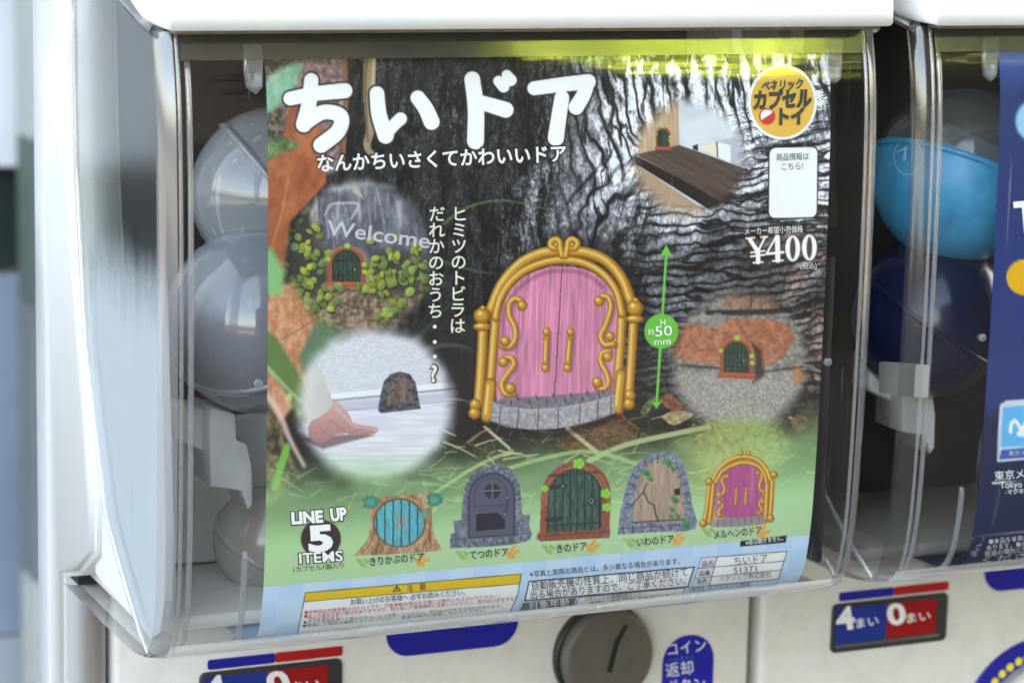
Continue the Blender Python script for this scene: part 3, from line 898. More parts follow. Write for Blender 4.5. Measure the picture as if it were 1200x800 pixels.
# ---- charred bark: vertical folds on the left, wrinkles turning level on the right
wx = X + 14 * (fbm(X / 60, Y / 60, 3, 1) - .5) + 5 * (fbm(X / 12, Y / 12, 2, 2) - .5)
wy = Y + 14 * (fbm(X / 60, Y / 60, 3, 3) - .5) + 5 * (fbm(X / 12, Y / 12, 2, 4) - .5)
def ridged(u, v, fu, fv, seed):
    n = 1 - np.abs(2 * fbm(u / fu, v / fv, 4, seed, 0.6) - 1)
    return n
vert = ridged(wx + wy * .12, wy, 9, 60, 10) * .6 + ridged(wx, wy, 26, 130, 11) * .4
diag = ridged(wx * .75 + wy * .55, wy * .75 - wx * .55, 14, 70, 12) * .6 + ridged(wx * .7 + wy * .7, wy * .7 - wx * .7, 34, 120, 13) * .4
hori = ridged(wy + wx * .16, wx, 9.5, 85, 14) * .65 + ridged(wy + wx * .14, wx, 28, 150, 15) * .35
topm = ridged(wx - wy * .25, wy, 12, 46, 16) * .6 + ridged(wx - wy * .2, wy, 36, 80, 17) * .4
mh = sstep(700, 790, X + .35 * (Y - 260)) * sstep(120, 210, Y + .25 * (X - 860))
md = sstep(640, 700, X) * (1 - mh) * sstep(170, 240, Y)
mt = sstep(620, 690, X) * (1 - mh) * (1 - md)
b = vert * (1 - mh - md - mt) + diag * md + hori * mh + topm * mt
b = b + .16 * (fbm(X / 3.2, Y / 3.2, 2, 20) - .5)
def wrinkle(p, lo=.06, hi=.34):
    d = np.abs(p - np.round(p)) * 2                   # 0 in the groove, 1 on the back of the fold
    return sstep(lo, hi, d) * (.55 + .45 * np.sin(np.clip(d, 0, 1) * 1.57))
wr_h = wrinkle((wy + .10 * wx + 26 * (fbm(X / 90, Y / 50, 3, 33) - .5) + 7 * (fbm(X / 16, Y / 10, 2, 34) - .5)) / 10.5)
wr_h2 = wrinkle((wx + .3 * wy + 60 * (fbm(X / 50, Y / 40, 3, 35) - .5)) / 46, .02, .12)
wr_t = wrinkle((wx - .22 * wy + 40 * (fbm(X / 60, Y / 130, 3, 36) - .5) + 6 * (fbm(X / 10, Y / 30, 2, 37) - .5)) / 17)
wr_d = wrinkle((wx * .75 + wy * .5 + 40 * (fbm(X / 70, Y / 70, 3, 38) - .5) + 6 * (fbm(X / 12, Y / 16, 2, 39) - .5)) / 19)
wr = wr_h * (.6 + .4 * wr_h2) * mh + wr_d * md + wr_t * mt + (1 - mh - md - mt)
fine = fbm(X / 2.4, Y / 3.4, 3, 27)
fine2 = fbm(wx / 4.5, wy / 7, 3, 28)
rt = np.clip(mh + md + mt, 0, 1)
lum = sstep(.60 - .14 * rt, .90, b) * np.clip((.25 + .35 * rt) + (1.9 - 1.2 * rt) * (fine - .28), 0, 1.5) * (.25 + .75 * wr)
cra = ridged(wx * (1 - mh) + wy * mh, wy * (1 - mh) - wx * mh, 24, 110, 29)
cra = sstep(.90, .985, cra)
light = .17 + .88 * sstep(610, 760, X) * (1 - sstep(200, 320, Y)) + .27 * mh + .30 * sstep(560, 640, X) * sstep(170, 260, Y) * (1 - sstep(640, 720, X))
light = light * (.45 + 1.1 * fbm(X / 45, Y / 70, 3, 21))
g = 0.03 + .30 * sstep(.35, .85, b) * light * (.5 + fine2) + 0.78 * lum * light * 1.15
g = g * (1 - .8 * cra) * (.82 + .4 * fine) * (.18 + .82 * wr)
col_ = np.stack([g * 1.0, g * 1.0, g * 1.045], -1)
warm = sstep(840, 950, X) * sstep(250, 330, Y) * fbm(X / 30, Y / 20, 3, 23)
col_ = col_ * (1 - .55 * warm[..., None]) + np.stack([g * 1.35 + .08, g * .9 + .02, g * .75], -1) * .55 * warm[..., None]
spark = (fbm(X / 1.9, Y / 2.6, 2, 24) > .70) & (b > .6)
col_ = col_ + (spark * np.minimum(light, .8) * (.5 - .35 * rt))[..., None]
C.im[:] = col_

# ---- dark leaves and soil under the trunk
soil = sstep(430, 500, Y - 14 * fbm(X / 40, Y / 40, 3, 30) + 18 * sstep(640, 560, X) + .0 * X)
sn = fbm(X / 5, Y / 5, 4, 31)
sc_ = np.stack([.07 + .22 * sn ** 2, .06 + .17 * sn ** 2, .045 + .12 * sn ** 2], -1)
C.im[:] = C.im * (1 - soil[..., None]) + sc_ * soil[..., None]
shade = sstep(330, 420, Y) * sstep(575, 520, X)
C.im[:] = C.im * (1 - .75 * shade[..., None]) + np.array([.035, .045, .04]) * .75 * shade[..., None]
# grass blades behind the door
for P_, w_, c_ in (([(520, 262), (548, 243), (590, 235), (650, 247)], 4, (86, 120, 72)), ([(500, 300), (560, 318), (600, 322)], 5, (60, 92, 58)), ([(475, 420), (520, 404), (552, 410), (566, 430)], 8, (58, 74, 62)),
                   ([(455, 440), (500, 385), (545, 340)], 10, (40, 66, 50)), ([(430, 385), (480, 350), (530, 330)], 8, (48, 78, 60)), ([(500, 470), (540, 468), (565, 480)], 3, (120, 125, 100))):
    C.stroke(smooth(P_), w_, c_, .85, 1.2, w1=1.5)

# ---- terracotta pot, pink wall and blurred leaves on the left
def tex_noise(c0, c1_, fx, fy, seed):
    def t(x, y):
        k = fbm(x / fx, y / fy, 4, seed)[..., None]
        k = np.clip((k - .3) * 2.4, 0, 1)
        return (np.array(c0) * (1 - k) + np.array(c1_) * k) / 255.0
    return t
C.poly([(338, 60), (405, 60), (404, 140), (398, 200), (345, 215), (330, 120)], (0, 0, 0), .9, 4, tex_noise((120, 88, 88), (206, 170, 170), 5, 6, 40))
C.stroke([(404, 62), (406, 120), (402, 190)], 5, (168, 104, 62), .9, 1)
C.stroke(smooth([(434, 60), (432, 110), (434, 150), (430, 172), (440, 184)]), 15, (176, 150, 118), .95, 1.5, w1=6)
C.stroke(smooth([(430, 62), (428, 110), (431, 165)]), 3, (106, 80, 56), .7, 1)
C.stroke(smooth([(438, 62), (437, 130)]), 4, (228, 208, 172), .7, 1.5)
C.poly([(306, 60), (345, 60), (338, 120), (330, 170), (318, 210), (306, 210)], (0, 0, 0), 1, 3, tex_noise((50, 44, 40), (130, 118, 104), 4, 5, 41))
C.poly([(306, 190), (330, 165), (338, 128), (350, 118), (372, 130), (384, 175), (382, 215), (340, 260), (330, 340), (306, 330)], (0, 0, 0), 1, 2.5, tex_noise((158, 82, 50), (196, 112, 72), 16, 24, 42))
C.stroke(smooth([(338, 210), (330, 250), (320, 285)]), 2, (216, 150, 110), .6, 1)
C.poly([(306, 340), (345, 330), (390, 372), (392, 400), (350, 470), (306, 520)], (0, 0, 0), 1, 4, tex_noise((190, 120, 84), (226, 166, 130), 5, 9, 43))
C.stroke([(330, 398), (352, 385), (372, 372)], 1.5, (130, 84, 60), .7, .8)
C.poly(smooth([(300, 108), (318, 88), (336, 78), (354, 74), (348, 96), (334, 116), (300, 140), (300, 108)], 4), (0, 0, 0), .95, 5, tex_noise((116, 186, 150), (184, 226, 200), 12, 20, 47))
C.poly(smooth([(300, 166), (325, 160), (352, 169), (334, 178), (312, 188), (300, 190), (300, 166)], 4), (0, 0, 0), .95, 3.5, tex_noise((66, 96, 58), (126, 160, 104), 9, 9, 48))
C.poly([(306, 292), (318, 290), (334, 318), (330, 345), (306, 345)], (120, 200, 130), .9, 6)
C.poly([(306, 382), (325, 396), (352, 440), (362, 470), (350, 490), (330, 450), (306, 425)], (84, 122, 62), .95, 4)
C.poly([(350, 418), (372, 372), (408, 372), (412, 388), (390, 410), (356, 440)], (84, 122, 90), .95, 5)
C.stroke(smooth([(306, 422), (330, 448), (352, 470)]), 5, (150, 206, 150), .8, 2, w1=2)
C.poly([(306, 440), (330, 500), (352, 560), (306, 600)], (0, 0, 0), .9, 5, tex_noise((52, 48, 36), (150, 128, 88), 6, 8, 44))
C.stroke(smooth([(306, 455), (326, 482), (340, 515), (356, 545)]), 9, (232, 196, 184), .85, 3, w1=5)
C.stroke([(322, 570), (336, 524)], 9, (110, 190, 70), .9, 2)
C.ell(338, 466, 4, 6, (206, 196, 140), .4, .9, 1.5)

# ---- straw and litter along the soil
for k in range(210):
    x = rng.uniform(505, 955); y = rng.uniform(485, 600)
    L_ = rng.uniform(8, 42); a = rng.normal(-.25, .55)
    if x < 690 and y < 505: continue
    c0 = [(196, 178, 128), (160, 138, 92), (120, 92, 60), (214, 204, 168), (96, 66, 44), (140, 150, 96)][rng.integers(6)]
    w_ = rng.uniform(1.0, 3.6)
    C.stroke([(x - L_ / 2 * math.cos(a), y - L_ / 2 * math.sin(a)), (x, y + rng.uniform(-2, 2)), (x + L_ / 2 * math.cos(a), y + L_ / 2 * math.sin(a))], w_, tuple(int(v) for v in c0), .85, .7, w1=w_ * .5)
    C.stroke([(x - L_ / 2 * math.cos(a), y + 2 - L_ / 2 * math.sin(a)), (x + L_ / 2 * math.cos(a), y + 2 + L_ / 2 * math.sin(a))], w_ * .6, (22, 18, 14), .35, .8)
C.poly([(654, 505), (690, 488), (726, 482), (750, 502), (744, 516), (712, 528), (672, 530), (652, 522)], (0, 0, 0), .95, 1.5, tex_noise((66, 36, 22), (128, 80, 54), 6, 5, 46))
C.stroke(smooth([(690, 500), (715, 505), (745, 512)]), 1.5, (150, 110, 80), .6)
C.stroke([(665, 502), (700, 530)], 5, (206, 186, 140), .95)
C.stroke(smooth([(690, 540), (730, 522), (790, 508), (830, 500)]), 6, (190, 190, 136), .9, 1)
C.stroke(smooth([(560, 560), (640, 536), (700, 530), (780, 556)]), 5, (176, 180, 120), .8, 1)
C.stroke(smooth([(505, 580), (560, 545), (600, 528)]), 4, (196, 190, 130), .8, 1)
C.stroke([(568, 500), (597, 525)], 3.5, (210, 196, 170), .9)
C.poly(smooth([(750, 484), (756, 472), (768, 464), (766, 474), (756, 486), (750, 484)], 4), (0, 0, 0), .9, 1, tex_noise((84, 104, 56), (150, 166, 100), 4, 4, 101))
C.poly(smooth([(771, 468), (782, 461), (793, 468), (800, 478), (786, 480), (771, 468)], 4), (0, 0, 0), .9, 1, tex_noise((120, 60, 36), (186, 112, 76), 4, 4, 102))
C.poly(smooth([(774, 488), (790, 481), (812, 484), (806, 491), (788, 498), (774, 488)], 4), (0, 0, 0), .9, 1, tex_noise((150, 124, 84), (216, 196, 150), 5, 3, 103))
C.poly(smooth([(926, 494), (934, 486), (944, 488), (946, 498), (934, 505), (926, 494)], 4), (0, 0, 0), .95, 1.5, tex_noise((80, 42, 26), (140, 84, 58), 3, 3, 104))

# ---- soft round photographs
def round_photo(cx, cy, rx, ry, paint, soft=13, rot=0.0):
    s = C.sl(cx - rx - 60, cy - ry - 60, cx + rx + 60, cy + ry + 60)
    keep = C.im[s].copy()
    paint()
    x, y = C.X[s] - cx, C.Y[s] - cy
    d = (np.sqrt((x / rx) ** 2 + (y / ry) ** 2) - 1) * min(rx, ry)
    d = d + 6 * (fbm(C.X[s] / 14, C.Y[s] / 14, 2, 50) - .5)
    a = (1 - sstep(-soft, soft * .55, d))[..., None]
    C.im[s] = keep * (1 - a) + C.im[s] * a

def arch_pts(cx, by, w_, h, lean=0.0, n=14, rise=None):
    rise = rise or w_ * .5
    pts = [(cx - w_ / 2, by)]
    for k in range(n + 1):
        a = math.pi - math.pi * k / n
        pts.append((cx + lean + w_ / 2 * math.cos(a), by - (h - rise) - rise * math.sin(a)))
    pts.append((cx + w_ / 2, by))
    return pts

def ivy_door(cx, by, w_, h, slope=-.05, base=True):
    """little green plank door under a terracotta arch with ivy leaves"""
    k = h / 48.0
    o = arch_pts(cx, by, w_, h)
    o = [(x, y + (x - cx) * slope) for x, y in o]
    C.poly(o, (158, 84, 60))
    C.stroke(o[1:-1], 2.2 * k, (196, 116, 86), .9, .8, off=(.4, .6 * k))
    i_ = [(x, y + (x - cx) * slope) for x, y in arch_pts(cx, by - 5 * k, w_ * .72, h * .78)]
    def planks(x, y):
        p = (np.sin((x - cx) * 2 * math.pi / (w_ * .72 / 6)) > .82)[..., None]
        nn = fbm(x / 1.5, y / 8, 2, 52)[..., None]
        return (np.array([52, 74, 62]) * (.7 + .6 * nn) * (1 - .6 * p)) / 255.0
    C.poly(i_, (0, 0, 0), 1, .5, planks)
    C.stroke(i_ + [i_[0]], 1.2 * k, (36, 34, 30), .8, .5)
    for yy in (.24, .62):
        C.stroke([(cx - w_ * .33, by - h * yy), (cx - w_ * .06, by - h * yy)], 2.2 * k, (40, 42, 44), .95, .5)
    C.ell(cx + w_ * .22, by - h * .40, 2 * k, 2.4 * k, (30, 30, 30)); C.ell(cx + w_ * .22, by - h * .40, 1 * k, 1.2 * k, (180, 190, 180), soft=.4)
    C.poly([(cx - w_ * .56, by - 4 * k), (cx + w_ * .56, by - 4 * k + slope * w_), (cx + w_ * .58, by + 3 * k + slope * w_), (cx - w_ * .58, by + 3 * k)], (182, 98, 70))
    C.stroke([(cx - w_ * .56, by), (cx + w_ * .56, by + slope * w_)], .8 * k, (120, 60, 42), .9, .4)
    for fx, fy, r in ((.02, 1.0, 3.6), (-.47, .66, 2.6), (.46, .52, 3.2), (.47, .34, 3.0)):
        C.ell(cx + w_ * fx, by - h * fy, r * k, r * .9 * k, (146, 206, 84), .4, 1, .6)

def leaves(pts, n, r0, r1, seed):
    q = np.random.default_rng(seed)
    A = np.array(pts, float)
    for k in range(n):
        i = q.integers(len(A)); cx, cy, sx_, sy_ = A[i]
        x, y = q.normal(cx, sx_), q.normal(cy, sy_)
        r = q.uniform(r0, r1)
        C.ell(x + 1.2, y + 1.8, r, r * .85, (34, 36, 22), q.uniform(0, 3), .6, 1.2)
        g_ = q.uniform(.75, 1.12); yl = q.uniform(0, 1)
        c_ = (int(min(255, (118 + 50 * yl) * g_)), int(min(255, (148 + 26 * yl) * g_)), int((62 + 30 * (1 - yl)) * g_))
        rr = q.uniform(0, 3)
        asp = q.uniform(.55, .92)
        C.ell(x, y, r, r * asp, c_, rr, 1, .7)
        C.ell(x + r * .15, y + r * .2, r * .6, r * asp * .5, tuple(int(v * .8) for v in c_), rr, .5, r * .3)
        C.ell(x - r * .2, y - r * .2, r * .45, r * .3, tuple(min(255, v + 30) for v in c_), rr, .5, r * .3)

def photo_welcome():
    C.poly([(320, 195), (520, 195), (520, 395), (320, 395)], (0, 0, 0), 1, 1, tex_noise((86, 86, 96), (138, 138, 150), 18, 26, 60))
    for k in range(60):
        x, y = rng.uniform(372, 500), rng.uniform(200, 275)
        C.stroke([(x, y), (x + rng.uniform(-3, 5), y + rng.uniform(8, 30))], rng.uniform(.8, 3.4), (216, 216, 226), rng.uniform(.12, .45), 1.4)
    C.stroke([(380, 222), (430, 214), (495, 222)], 7, (236, 232, 232), .6, 4)
    C.poly([(408, 208), (418, 216), (427, 234), (414, 226)], (206, 190, 176), .8, 1.5)
    C.stroke(smooth([(381, 252), (388, 240), (405, 238), (420, 240), (412, 256)]), 3, (224, 224, 230), .6, 1.2)
    C.poly([(358, 218), (371, 216), (376, 290), (366, 300)], (0, 0, 0), 1, 1, tex_noise((150, 136, 132), (196, 184, 176), 3, 14, 61))
    C.poly([(325, 335), (520, 335), (520, 395), (325, 395)], (0, 0, 0), 1, 6, tex_noise((96, 76, 60), (178, 150, 126), 4, 4, 62))
    C.poly([(325, 250), (362, 250), (384, 300), (384, 350), (330, 350)], (56, 52, 44), .8, 8)
    C.poly([(430, 290), (510, 300), (510, 350), (440, 345)], (62, 58, 50), .75, 8)
    leaves([(352, 290, 10, 26), (362, 322, 14, 18), (368, 355, 14, 10), (344, 330, 6, 16)], 74, 4.2, 6.2, 3)
    leaves([(452, 312, 14, 12), (478, 315, 14, 12), (470, 345, 16, 14), (440, 330, 8, 8), (485, 300, 8, 10)], 86, 4.0, 6.4, 6)
    ivy_door(406, 334, 45, 46, .02)
    leaves([(425, 338, 6, 3), (395, 338, 5, 2), (460, 282, 6, 4), (366, 300, 6, 8)], 14, 3.6, 5.2, 9)
    leaves([(380, 380, 8, 5), (455, 372, 10, 5)], 12, 4, 5.5, 10)
round_photo(422, 302, 86, 92, photo_welcome)

def photo_finger():
    C.poly([(320, 380), (545, 380), (545, 600), (320, 600)], (0, 0, 0), 1, 1, tex_noise((208, 208, 215), (226, 226, 233), 3.4, 1.6, 64))
    C.poly([(320, 486), (545, 452), (545, 600), (320, 600)], (0, 0, 0), 1, 1, tex_noise((218, 214, 226), (240, 238, 246), 40, 3, 65))
    C.poly([(380, 462), (545, 446), (545, 454), (380, 471)], (240, 240, 248), 1, .8)
    C.stroke([(380, 470), (545, 454)], 2.4, (150, 148, 160), .9, .8)
    C.stroke([(392, 477), (545, 462)], 9, (198, 196, 210), .9, 1)
    C.stroke([(392, 482), (545, 468)], 1.5, (160, 158, 172), .8, .8)
    C.poly([(350, 512), (372, 512), (430, 507), (438, 510), (400, 520), (378, 526), (362, 518)], (120, 84, 92), .8, 2)
    hand = smooth([(361, 500), (362, 510), (367, 517), (374, 519), (384, 516), (392, 510), (404, 507), (412, 509), (424, 509), (438, 508), (443, 505), (442, 501), (432, 499), (420, 497), (413, 494), (410, 487), (403, 478), (392, 470), (372, 482), (361, 500)], 4)
    def skin(x, y):
        k = np.clip((y - 470) / 48 + .2 * (fbm(x / 8, y / 8, 2, 66) - .5), 0, 1)[..., None]
        return (np.array([220, 172, 164]) * (1 - k) + np.array([176, 124, 122]) * k) / 255.0
    C.poly(hand, (0, 0, 0), 1, .8, skin)
    C.stroke(smooth([(408, 508), (420, 503), (430, 502)]), 1.2, (146, 84, 88), .5, 1)
    C.stroke(smooth([(386, 492), (396, 499), (404, 506), (398, 510)]), 1.3, (150, 98, 98), .6, .9)
    C.stroke(smooth([(372, 500), (380, 505), (388, 512)]), 1.2, (156, 104, 104), .45, 1)
    C.stroke(smooth([(394, 478), (404, 488), (416, 499), (436, 502)]), 3, (232, 190, 184), .55, 2)
    C.ell(440, 503.6, 2.8, 2.0, (226, 176, 172), 0, .9, .8)
    def sleeve(x, y):
        k = np.clip((x - 340) / 48 + .3 * (fbm(x / 7, y / 12, 3, 67) - .5), 0, 1)[..., None]
        return (np.array([232, 230, 222]) * (1 - k) + np.array([200, 196, 194]) * k) / 255.0
    C.poly(smooth([(345, 440), (360, 432), (374, 430), (382, 448), (388, 465), (390, 474), (378, 486), (362, 494), (345, 498), (338, 470), (345, 440)], 3), (0, 0, 0), 1, 1, sleeve)
    # cracked door under dark stones
    o = [(443, 480), (446, 462), (450, 446), (458, 438), (469, 435), (480, 438), (487, 448), (490, 464), (493, 479), (446, 484)]
    C.poly(o, (0, 0, 0), 1, .7, tex_noise((46, 50, 56), (104, 108, 114), 3, 3, 68))
    C.poly([(453, 474), (455, 456), (461, 444), (470, 441), (479, 445), (483, 458), (485, 470)], (0, 0, 0), 1, .7, tex_noise((104, 82, 76), (142, 116, 108), 2, 10, 69))
    C.stroke([(452, 464), (459, 458), (462, 456), (464, 462), (467, 466), (468, 473)], 1, (40, 32, 30), .9, .4)
    C.ell(480, 457, 1.6, 1.6, (24, 24, 24)); C.ell(463, 447, 3.5, 2, (60, 72, 56), .6, .8); C.ell(477, 466, 2.5, 4, (60, 76, 56), 0, .7)
round_photo(440, 474, 94, 92, photo_finger, 14)

def photo_desk():
    C.poly([(725, 95), (900, 95), (900, 270), (725, 270)], (0, 0, 0), 1, 1, tex_noise((206, 210, 218), (226, 230, 236), 30, 30, 70))
    def wood(x, y):
        p = (np.sin((x - .05 * y) * 2 * math.pi / 5.2) > .55)[..., None]
        k = fbm(x / 6, y / 30, 2, 71)[..., None]
        return (np.array([214, 180, 148]) * (.90 + .16 * k) * (1 - .08 * p)) / 255.0
    C.poly([(725, 95), (794, 95), (796, 170), (725, 185)], (0, 0, 0), 1, .8, wood)
    C.poly([(780, 95), (795, 95), (796, 171), (786, 172)], (176, 138, 106), .25, 2)
    def slats(x, y):
        p = (np.sin((y - .5 * x) * 2 * math.pi / 3.6) > .3)[..., None]
        return (np.array([196, 162, 130]) * (1 - .10 * p)) / 255.0
    C.poly([(742, 190), (850, 262), (740, 270), (728, 188)], (0, 0, 0), 1, .8, slats)
    C.poly([(725, 190), (751, 196), (757, 262), (725, 270)], (216, 184, 150), .9, 1.5)
    C.poly([(820, 172), (838, 166), (842, 184), (822, 176)], (244, 232, 206), 1, .8)
    C.poly([(841, 167), (857, 170), (856, 192), (842, 184)], (246, 246, 246), 1, .8)
    C.stroke([(840, 167), (841, 184)], 1.6, (80, 84, 90), .9, .5)
    C.poly([(812, 171), (818, 169), (818, 177), (812, 175)], (48, 44, 44), 1, .6)
    C.poly([(840, 166), (872, 158), (876, 196), (857, 192), (856, 170)], (188, 192, 202), .9, 1)
    def top_(x, y):
        k = fbm((x * .87 + y * .5) / 40, (x * .5 - y * .87) / 2.2, 3, 72)[..., None]
        return (np.array([92, 72, 64]) * (.78 + .44 * k)) / 255.0
    C.poly([(744, 181), (796, 170), (880, 200), (878, 242), (850, 240), (790, 205)], (0, 0, 0), 1, .8, top_)
    C.poly([(744, 182), (790, 205), (852, 240), (838, 250), (745, 192)], (40, 29, 25), 1, .8)
    C.stroke([(744, 182), (792, 206), (850, 239)], 1, (110, 90, 80), .5, .6)
    ivy_door(777, 174, 17, 25, .02)
round_photo(808, 184, 68, 70, photo_desk, 16)

def photo_brick():
    C.poly([(770, 320), (970, 320), (970, 530), (770, 530)], (0, 0, 0), 1, 1, tex_noise((112, 104, 98), (168, 160, 152), 4, 4, 74))
    brick = tex_noise((166, 98, 72), (200, 130, 100), 5, 5, 75)
    C.poly(smooth([(845, 360), (850, 345), (880, 338), (910, 340), (925, 352), (920, 362), (880, 366), (845, 360)], 3), (0, 0, 0), .8, 2, tex_noise((140, 96, 78), (186, 140, 116), 4, 4, 76))
    C.stroke(smooth([(830, 366), (870, 366), (925, 364)]), 6, (42, 36, 34), .9, 2)
    C.stroke([(881, 342), (880, 360)], 2, (60, 44, 38), .7, 1)
    C.poly(smooth([(785, 418), (790, 388), (800, 378), (830, 382), (845, 375), (870, 374), (905, 374), (925, 384), (930, 398), (920, 414), (905, 426), (880, 428), (830, 426), (785, 418)], 3), (0, 0, 0), 1, 1.5, brick)
    for k in range(150):
        C.ell(rng.uniform(792, 922), rng.uniform(380, 424), rng.uniform(.5, 1.5), rng.uniform(.4, 1.0), (104, 56, 40), rng.uniform(0, 3), .55, .6)
    C.poly(smooth([(830, 372), (840, 366), (850, 372), (845, 384), (836, 384), (830, 372)], 3), (150, 140, 132), .8, 1)
    C.stroke(smooth([(800, 428), (850, 432), (885, 436), (940, 430)]), 3, (60, 52, 48), .8, 1.5)
    C.poly([(770, 436), (960, 436), (960, 530), (770, 530)], (0, 0, 0), .95, 5, tex_noise((142, 132, 126), (190, 180, 172), 1.8, 1.8, 77))
    C.poly([(880, 400), (892, 410), (896, 440), (882, 448), (886, 420)], (40, 32, 30), .75, 3)
    ivy_door(863, 440, 39, 44, .05)
    C.ell(936, 440, 8, 9, (198, 120, 76), 0, .8, 3)
round_photo(866, 424, 82, 84, photo_brick, 14)

# ---- moss and green wash towards the foot of the card
moss = tex_noise((120, 130, 60), (196, 190, 120), 5, 5, 80)
C.poly([(800, 520), (830, 500), (870, 494), (915, 500), (930, 520), (900, 560), (830, 560)], (0, 0, 0), .8, 14, moss)
for k in range(120):
    x, y = rng.normal(868, 20), rng.normal(503, 6)
    C.ell(x, y, 2.2, 1.6, (int(rng.uniform(110, 170)), int(rng.uniform(130, 170)), 70), rng.uniform(0, 3), .8, .8)
ln = np.clip((Y + 0.096 * (X - 600)) / 1.0, 0, 2000)
ga = sstep(498, 570, ln + 34 * (fbm(X / 40, Y / 26, 3, 81) - .5)) * (.74 + .26 * sstep(565, 620, ln))
gc = np.stack([.63 + .06 * sstep(560, 660, ln), .83 - .01 * ln / 600, .575 + .06 * sstep(560, 660, ln)], -1)
yel = sstep(90, 20, np.hypot(X - 845, (Y - 540) * 1.4))[..., None]
gc = gc * (1 - .5 * yel) + np.array([.80, .78, .45]) * .5 * yel
C.im[:] = C.im * (1 - ga[..., None]) + gc * ga[..., None]
for k in range(46):
    x = rng.uniform(320, 945); y = rng.uniform(548, 600); L_ = rng.uniform(12, 50); a = rng.normal(-.3, .5)
    C.stroke([(x - L_ / 2 * math.cos(a), y - L_ / 2 * math.sin(a)), (x + L_ / 2 * math.cos(a), y + L_ / 2 * math.sin(a))], rng.uniform(1.5, 5), (200, 222, 166), rng.uniform(.15, .5), 1.4, w1=1)

# ---- the pink door with gilded frame
GL, GM, GH = (146, 92, 24), (206, 148, 52), (248, 210, 130)
def tb(P, w_): C.tubes(P, w_, GL, GM, GH)
C.poly([(548, 300), (770, 300), (770, 500), (548, 500)], (0, 0, 0), 0)
C.stroke(smooth([(560, 490), (560, 400), (575, 345), (620, 300), (662, 285), (715, 300), (750, 350), (752, 400), (745, 470)]), 22, (14, 12, 12), .5, 10)
def pink(x, y):
    lines = fbm((x + .035 * y) / 1.9, y / 46, 3, 85)[..., None]
    k = fbm(x / 40, y / 60, 2, 86)[..., None]
    c = np.array([230, 140, 172]) * (.74 + .40 * lines) * (.94 + .12 * k)
    gap = (np.abs(x - (658.5 - .058 * (y - 316))) < .8)[..., None]
    return np.clip(c * (1 - .45 * gap), 0, 255) / 255.0
C.poly(smooth([(582, 472), (580, 400), (586, 362), (604, 332), (632, 316), (660, 312), (690, 317), (712, 334), (725, 362), (724, 410), (719, 460), (650, 470), (582, 472)], 3), (0, 0, 0), 1, .7, pink)
C.stroke(smooth([(588, 400), (592, 362), (610, 336), (635, 321), (660, 317), (688, 322), (706, 336)]), 5, (120, 50, 80), .35, 2)
# posts
tb([(566, 390), (564, 430), (561, 472)], 11); tb([(742, 382), (740, 420), (737, 462)], 10)
tb([(581, 372), (578, 410), (575, 448)], 10); tb([(729, 366), (727, 405), (724, 444)], 10)
tb([(576, 362), (588, 334), (609, 310), (632, 298), (655, 294)], 12)
tb([(666, 294), (690, 297), (712, 307), (729, 327), (739, 352)], 12)
tb([(581, 372), (586, 352), (597, 333), (614, 318), (638, 308), (661, 305), (686, 309), (708, 322), (723, 343), (729, 368)], 9)
C.stroke(smooth([(584, 368), (590, 350), (601, 334), (617, 321), (640, 312), (661, 309)]), 1.2, (110, 62, 16), .7, .6)
for sx_ in (-1, 1):
    q = 661 + sx_ * 9.5
    tb([(661 + sx_ * 2, 300), (661 + sx_ * 4, 291), (661 + sx_ * 5, 284), (q, 280.5), (q + sx_ * 6, 284), (q + sx_ * 5, 290), (q, 291)], 7)
    C.ball(q, 287, 3.0, GL, GM, GH)
for x, y in ((565, 370), (744, 361)):
    C.ball(x, y, 10, GL, GM, GH); C.ell(x, y + 13, 10.5, 5, GL); C.ell(x - 1, y + 12, 8.5, 3.4, GM, soft=1.2); C.ell(x - 3, y + 11.4, 4, 1.4, GH, soft=1)
    C.ball(x + 1, y - 9, 3.4, GL, GM, GH)
for x, y in ((557, 474), (738, 463)):
    C.ball(x, y, 7, GL, GM, GH); C.ball(x - 1, y + 10, 7.2, GL, GM, GH)
C.stroke([(575, 450), (571, 488)], 15, GL); C.stroke([(574, 450), (570, 487)], 10, GM, soft=1.5); C.stroke([(572, 452), (569, 484)], 3.2, GH, soft=1.4, alpha=.9)
C.stroke([(728, 438), (724, 480)], 13, GL); C.stroke([(727, 438), (723, 479)], 9, GM, soft=1.5); C.stroke([(726, 440), (722, 474)], 3, GH, soft=1.4, alpha=.9)
# scrolls
DS = (110, 44, 70)
for P_ in ([(610, 352), (603, 350), (597, 357), (597, 370), (603, 383), (604, 396), (598, 406), (588, 405)], [(592, 419), (600, 420), (602, 428), (594, 439), (588, 450), (592, 461), (602, 461)],
           [(706, 347), (713, 349), (716, 361), (710, 381), (704, 394), (709, 404), (719, 403)], [(714, 412), (706, 414), (704, 424), (711, 438), (713, 449), (707, 456), (700, 453)]):
    C.stroke(smooth(P_), 8, DS, .35, 2, off=(2, 2))
    tb(P_, 6.5)
for x, y, r in ((612, 358, 6.2), (592, 400, 6.2), (590, 424, 6.2), (598, 455, 7), (702, 353, 6.2), (715, 394, 6), (712, 418, 6), (700, 448, 6.6)):
    C.ball(x, y, r, GL, GM, GH)
for x0, x1 in ((640.5, 639), (668.5, 665)):
    C.stroke([(x0 + 2, 392), (x1 + 2, 432)], 8, DS, .35, 2)
    tb([(x0, 392), (x1, 430)], 6)
    for xx, yy in ((x0, 389), (x1, 431)):
        C.ball(xx, yy, 5, GL, GM, GH); 
    for xx, yy in ((x0, 396), (x1, 425)): C.ell(xx, yy, 4.8, 2, GL); C.ell(xx - .5, yy - .4, 3.8, 1.3, GM)
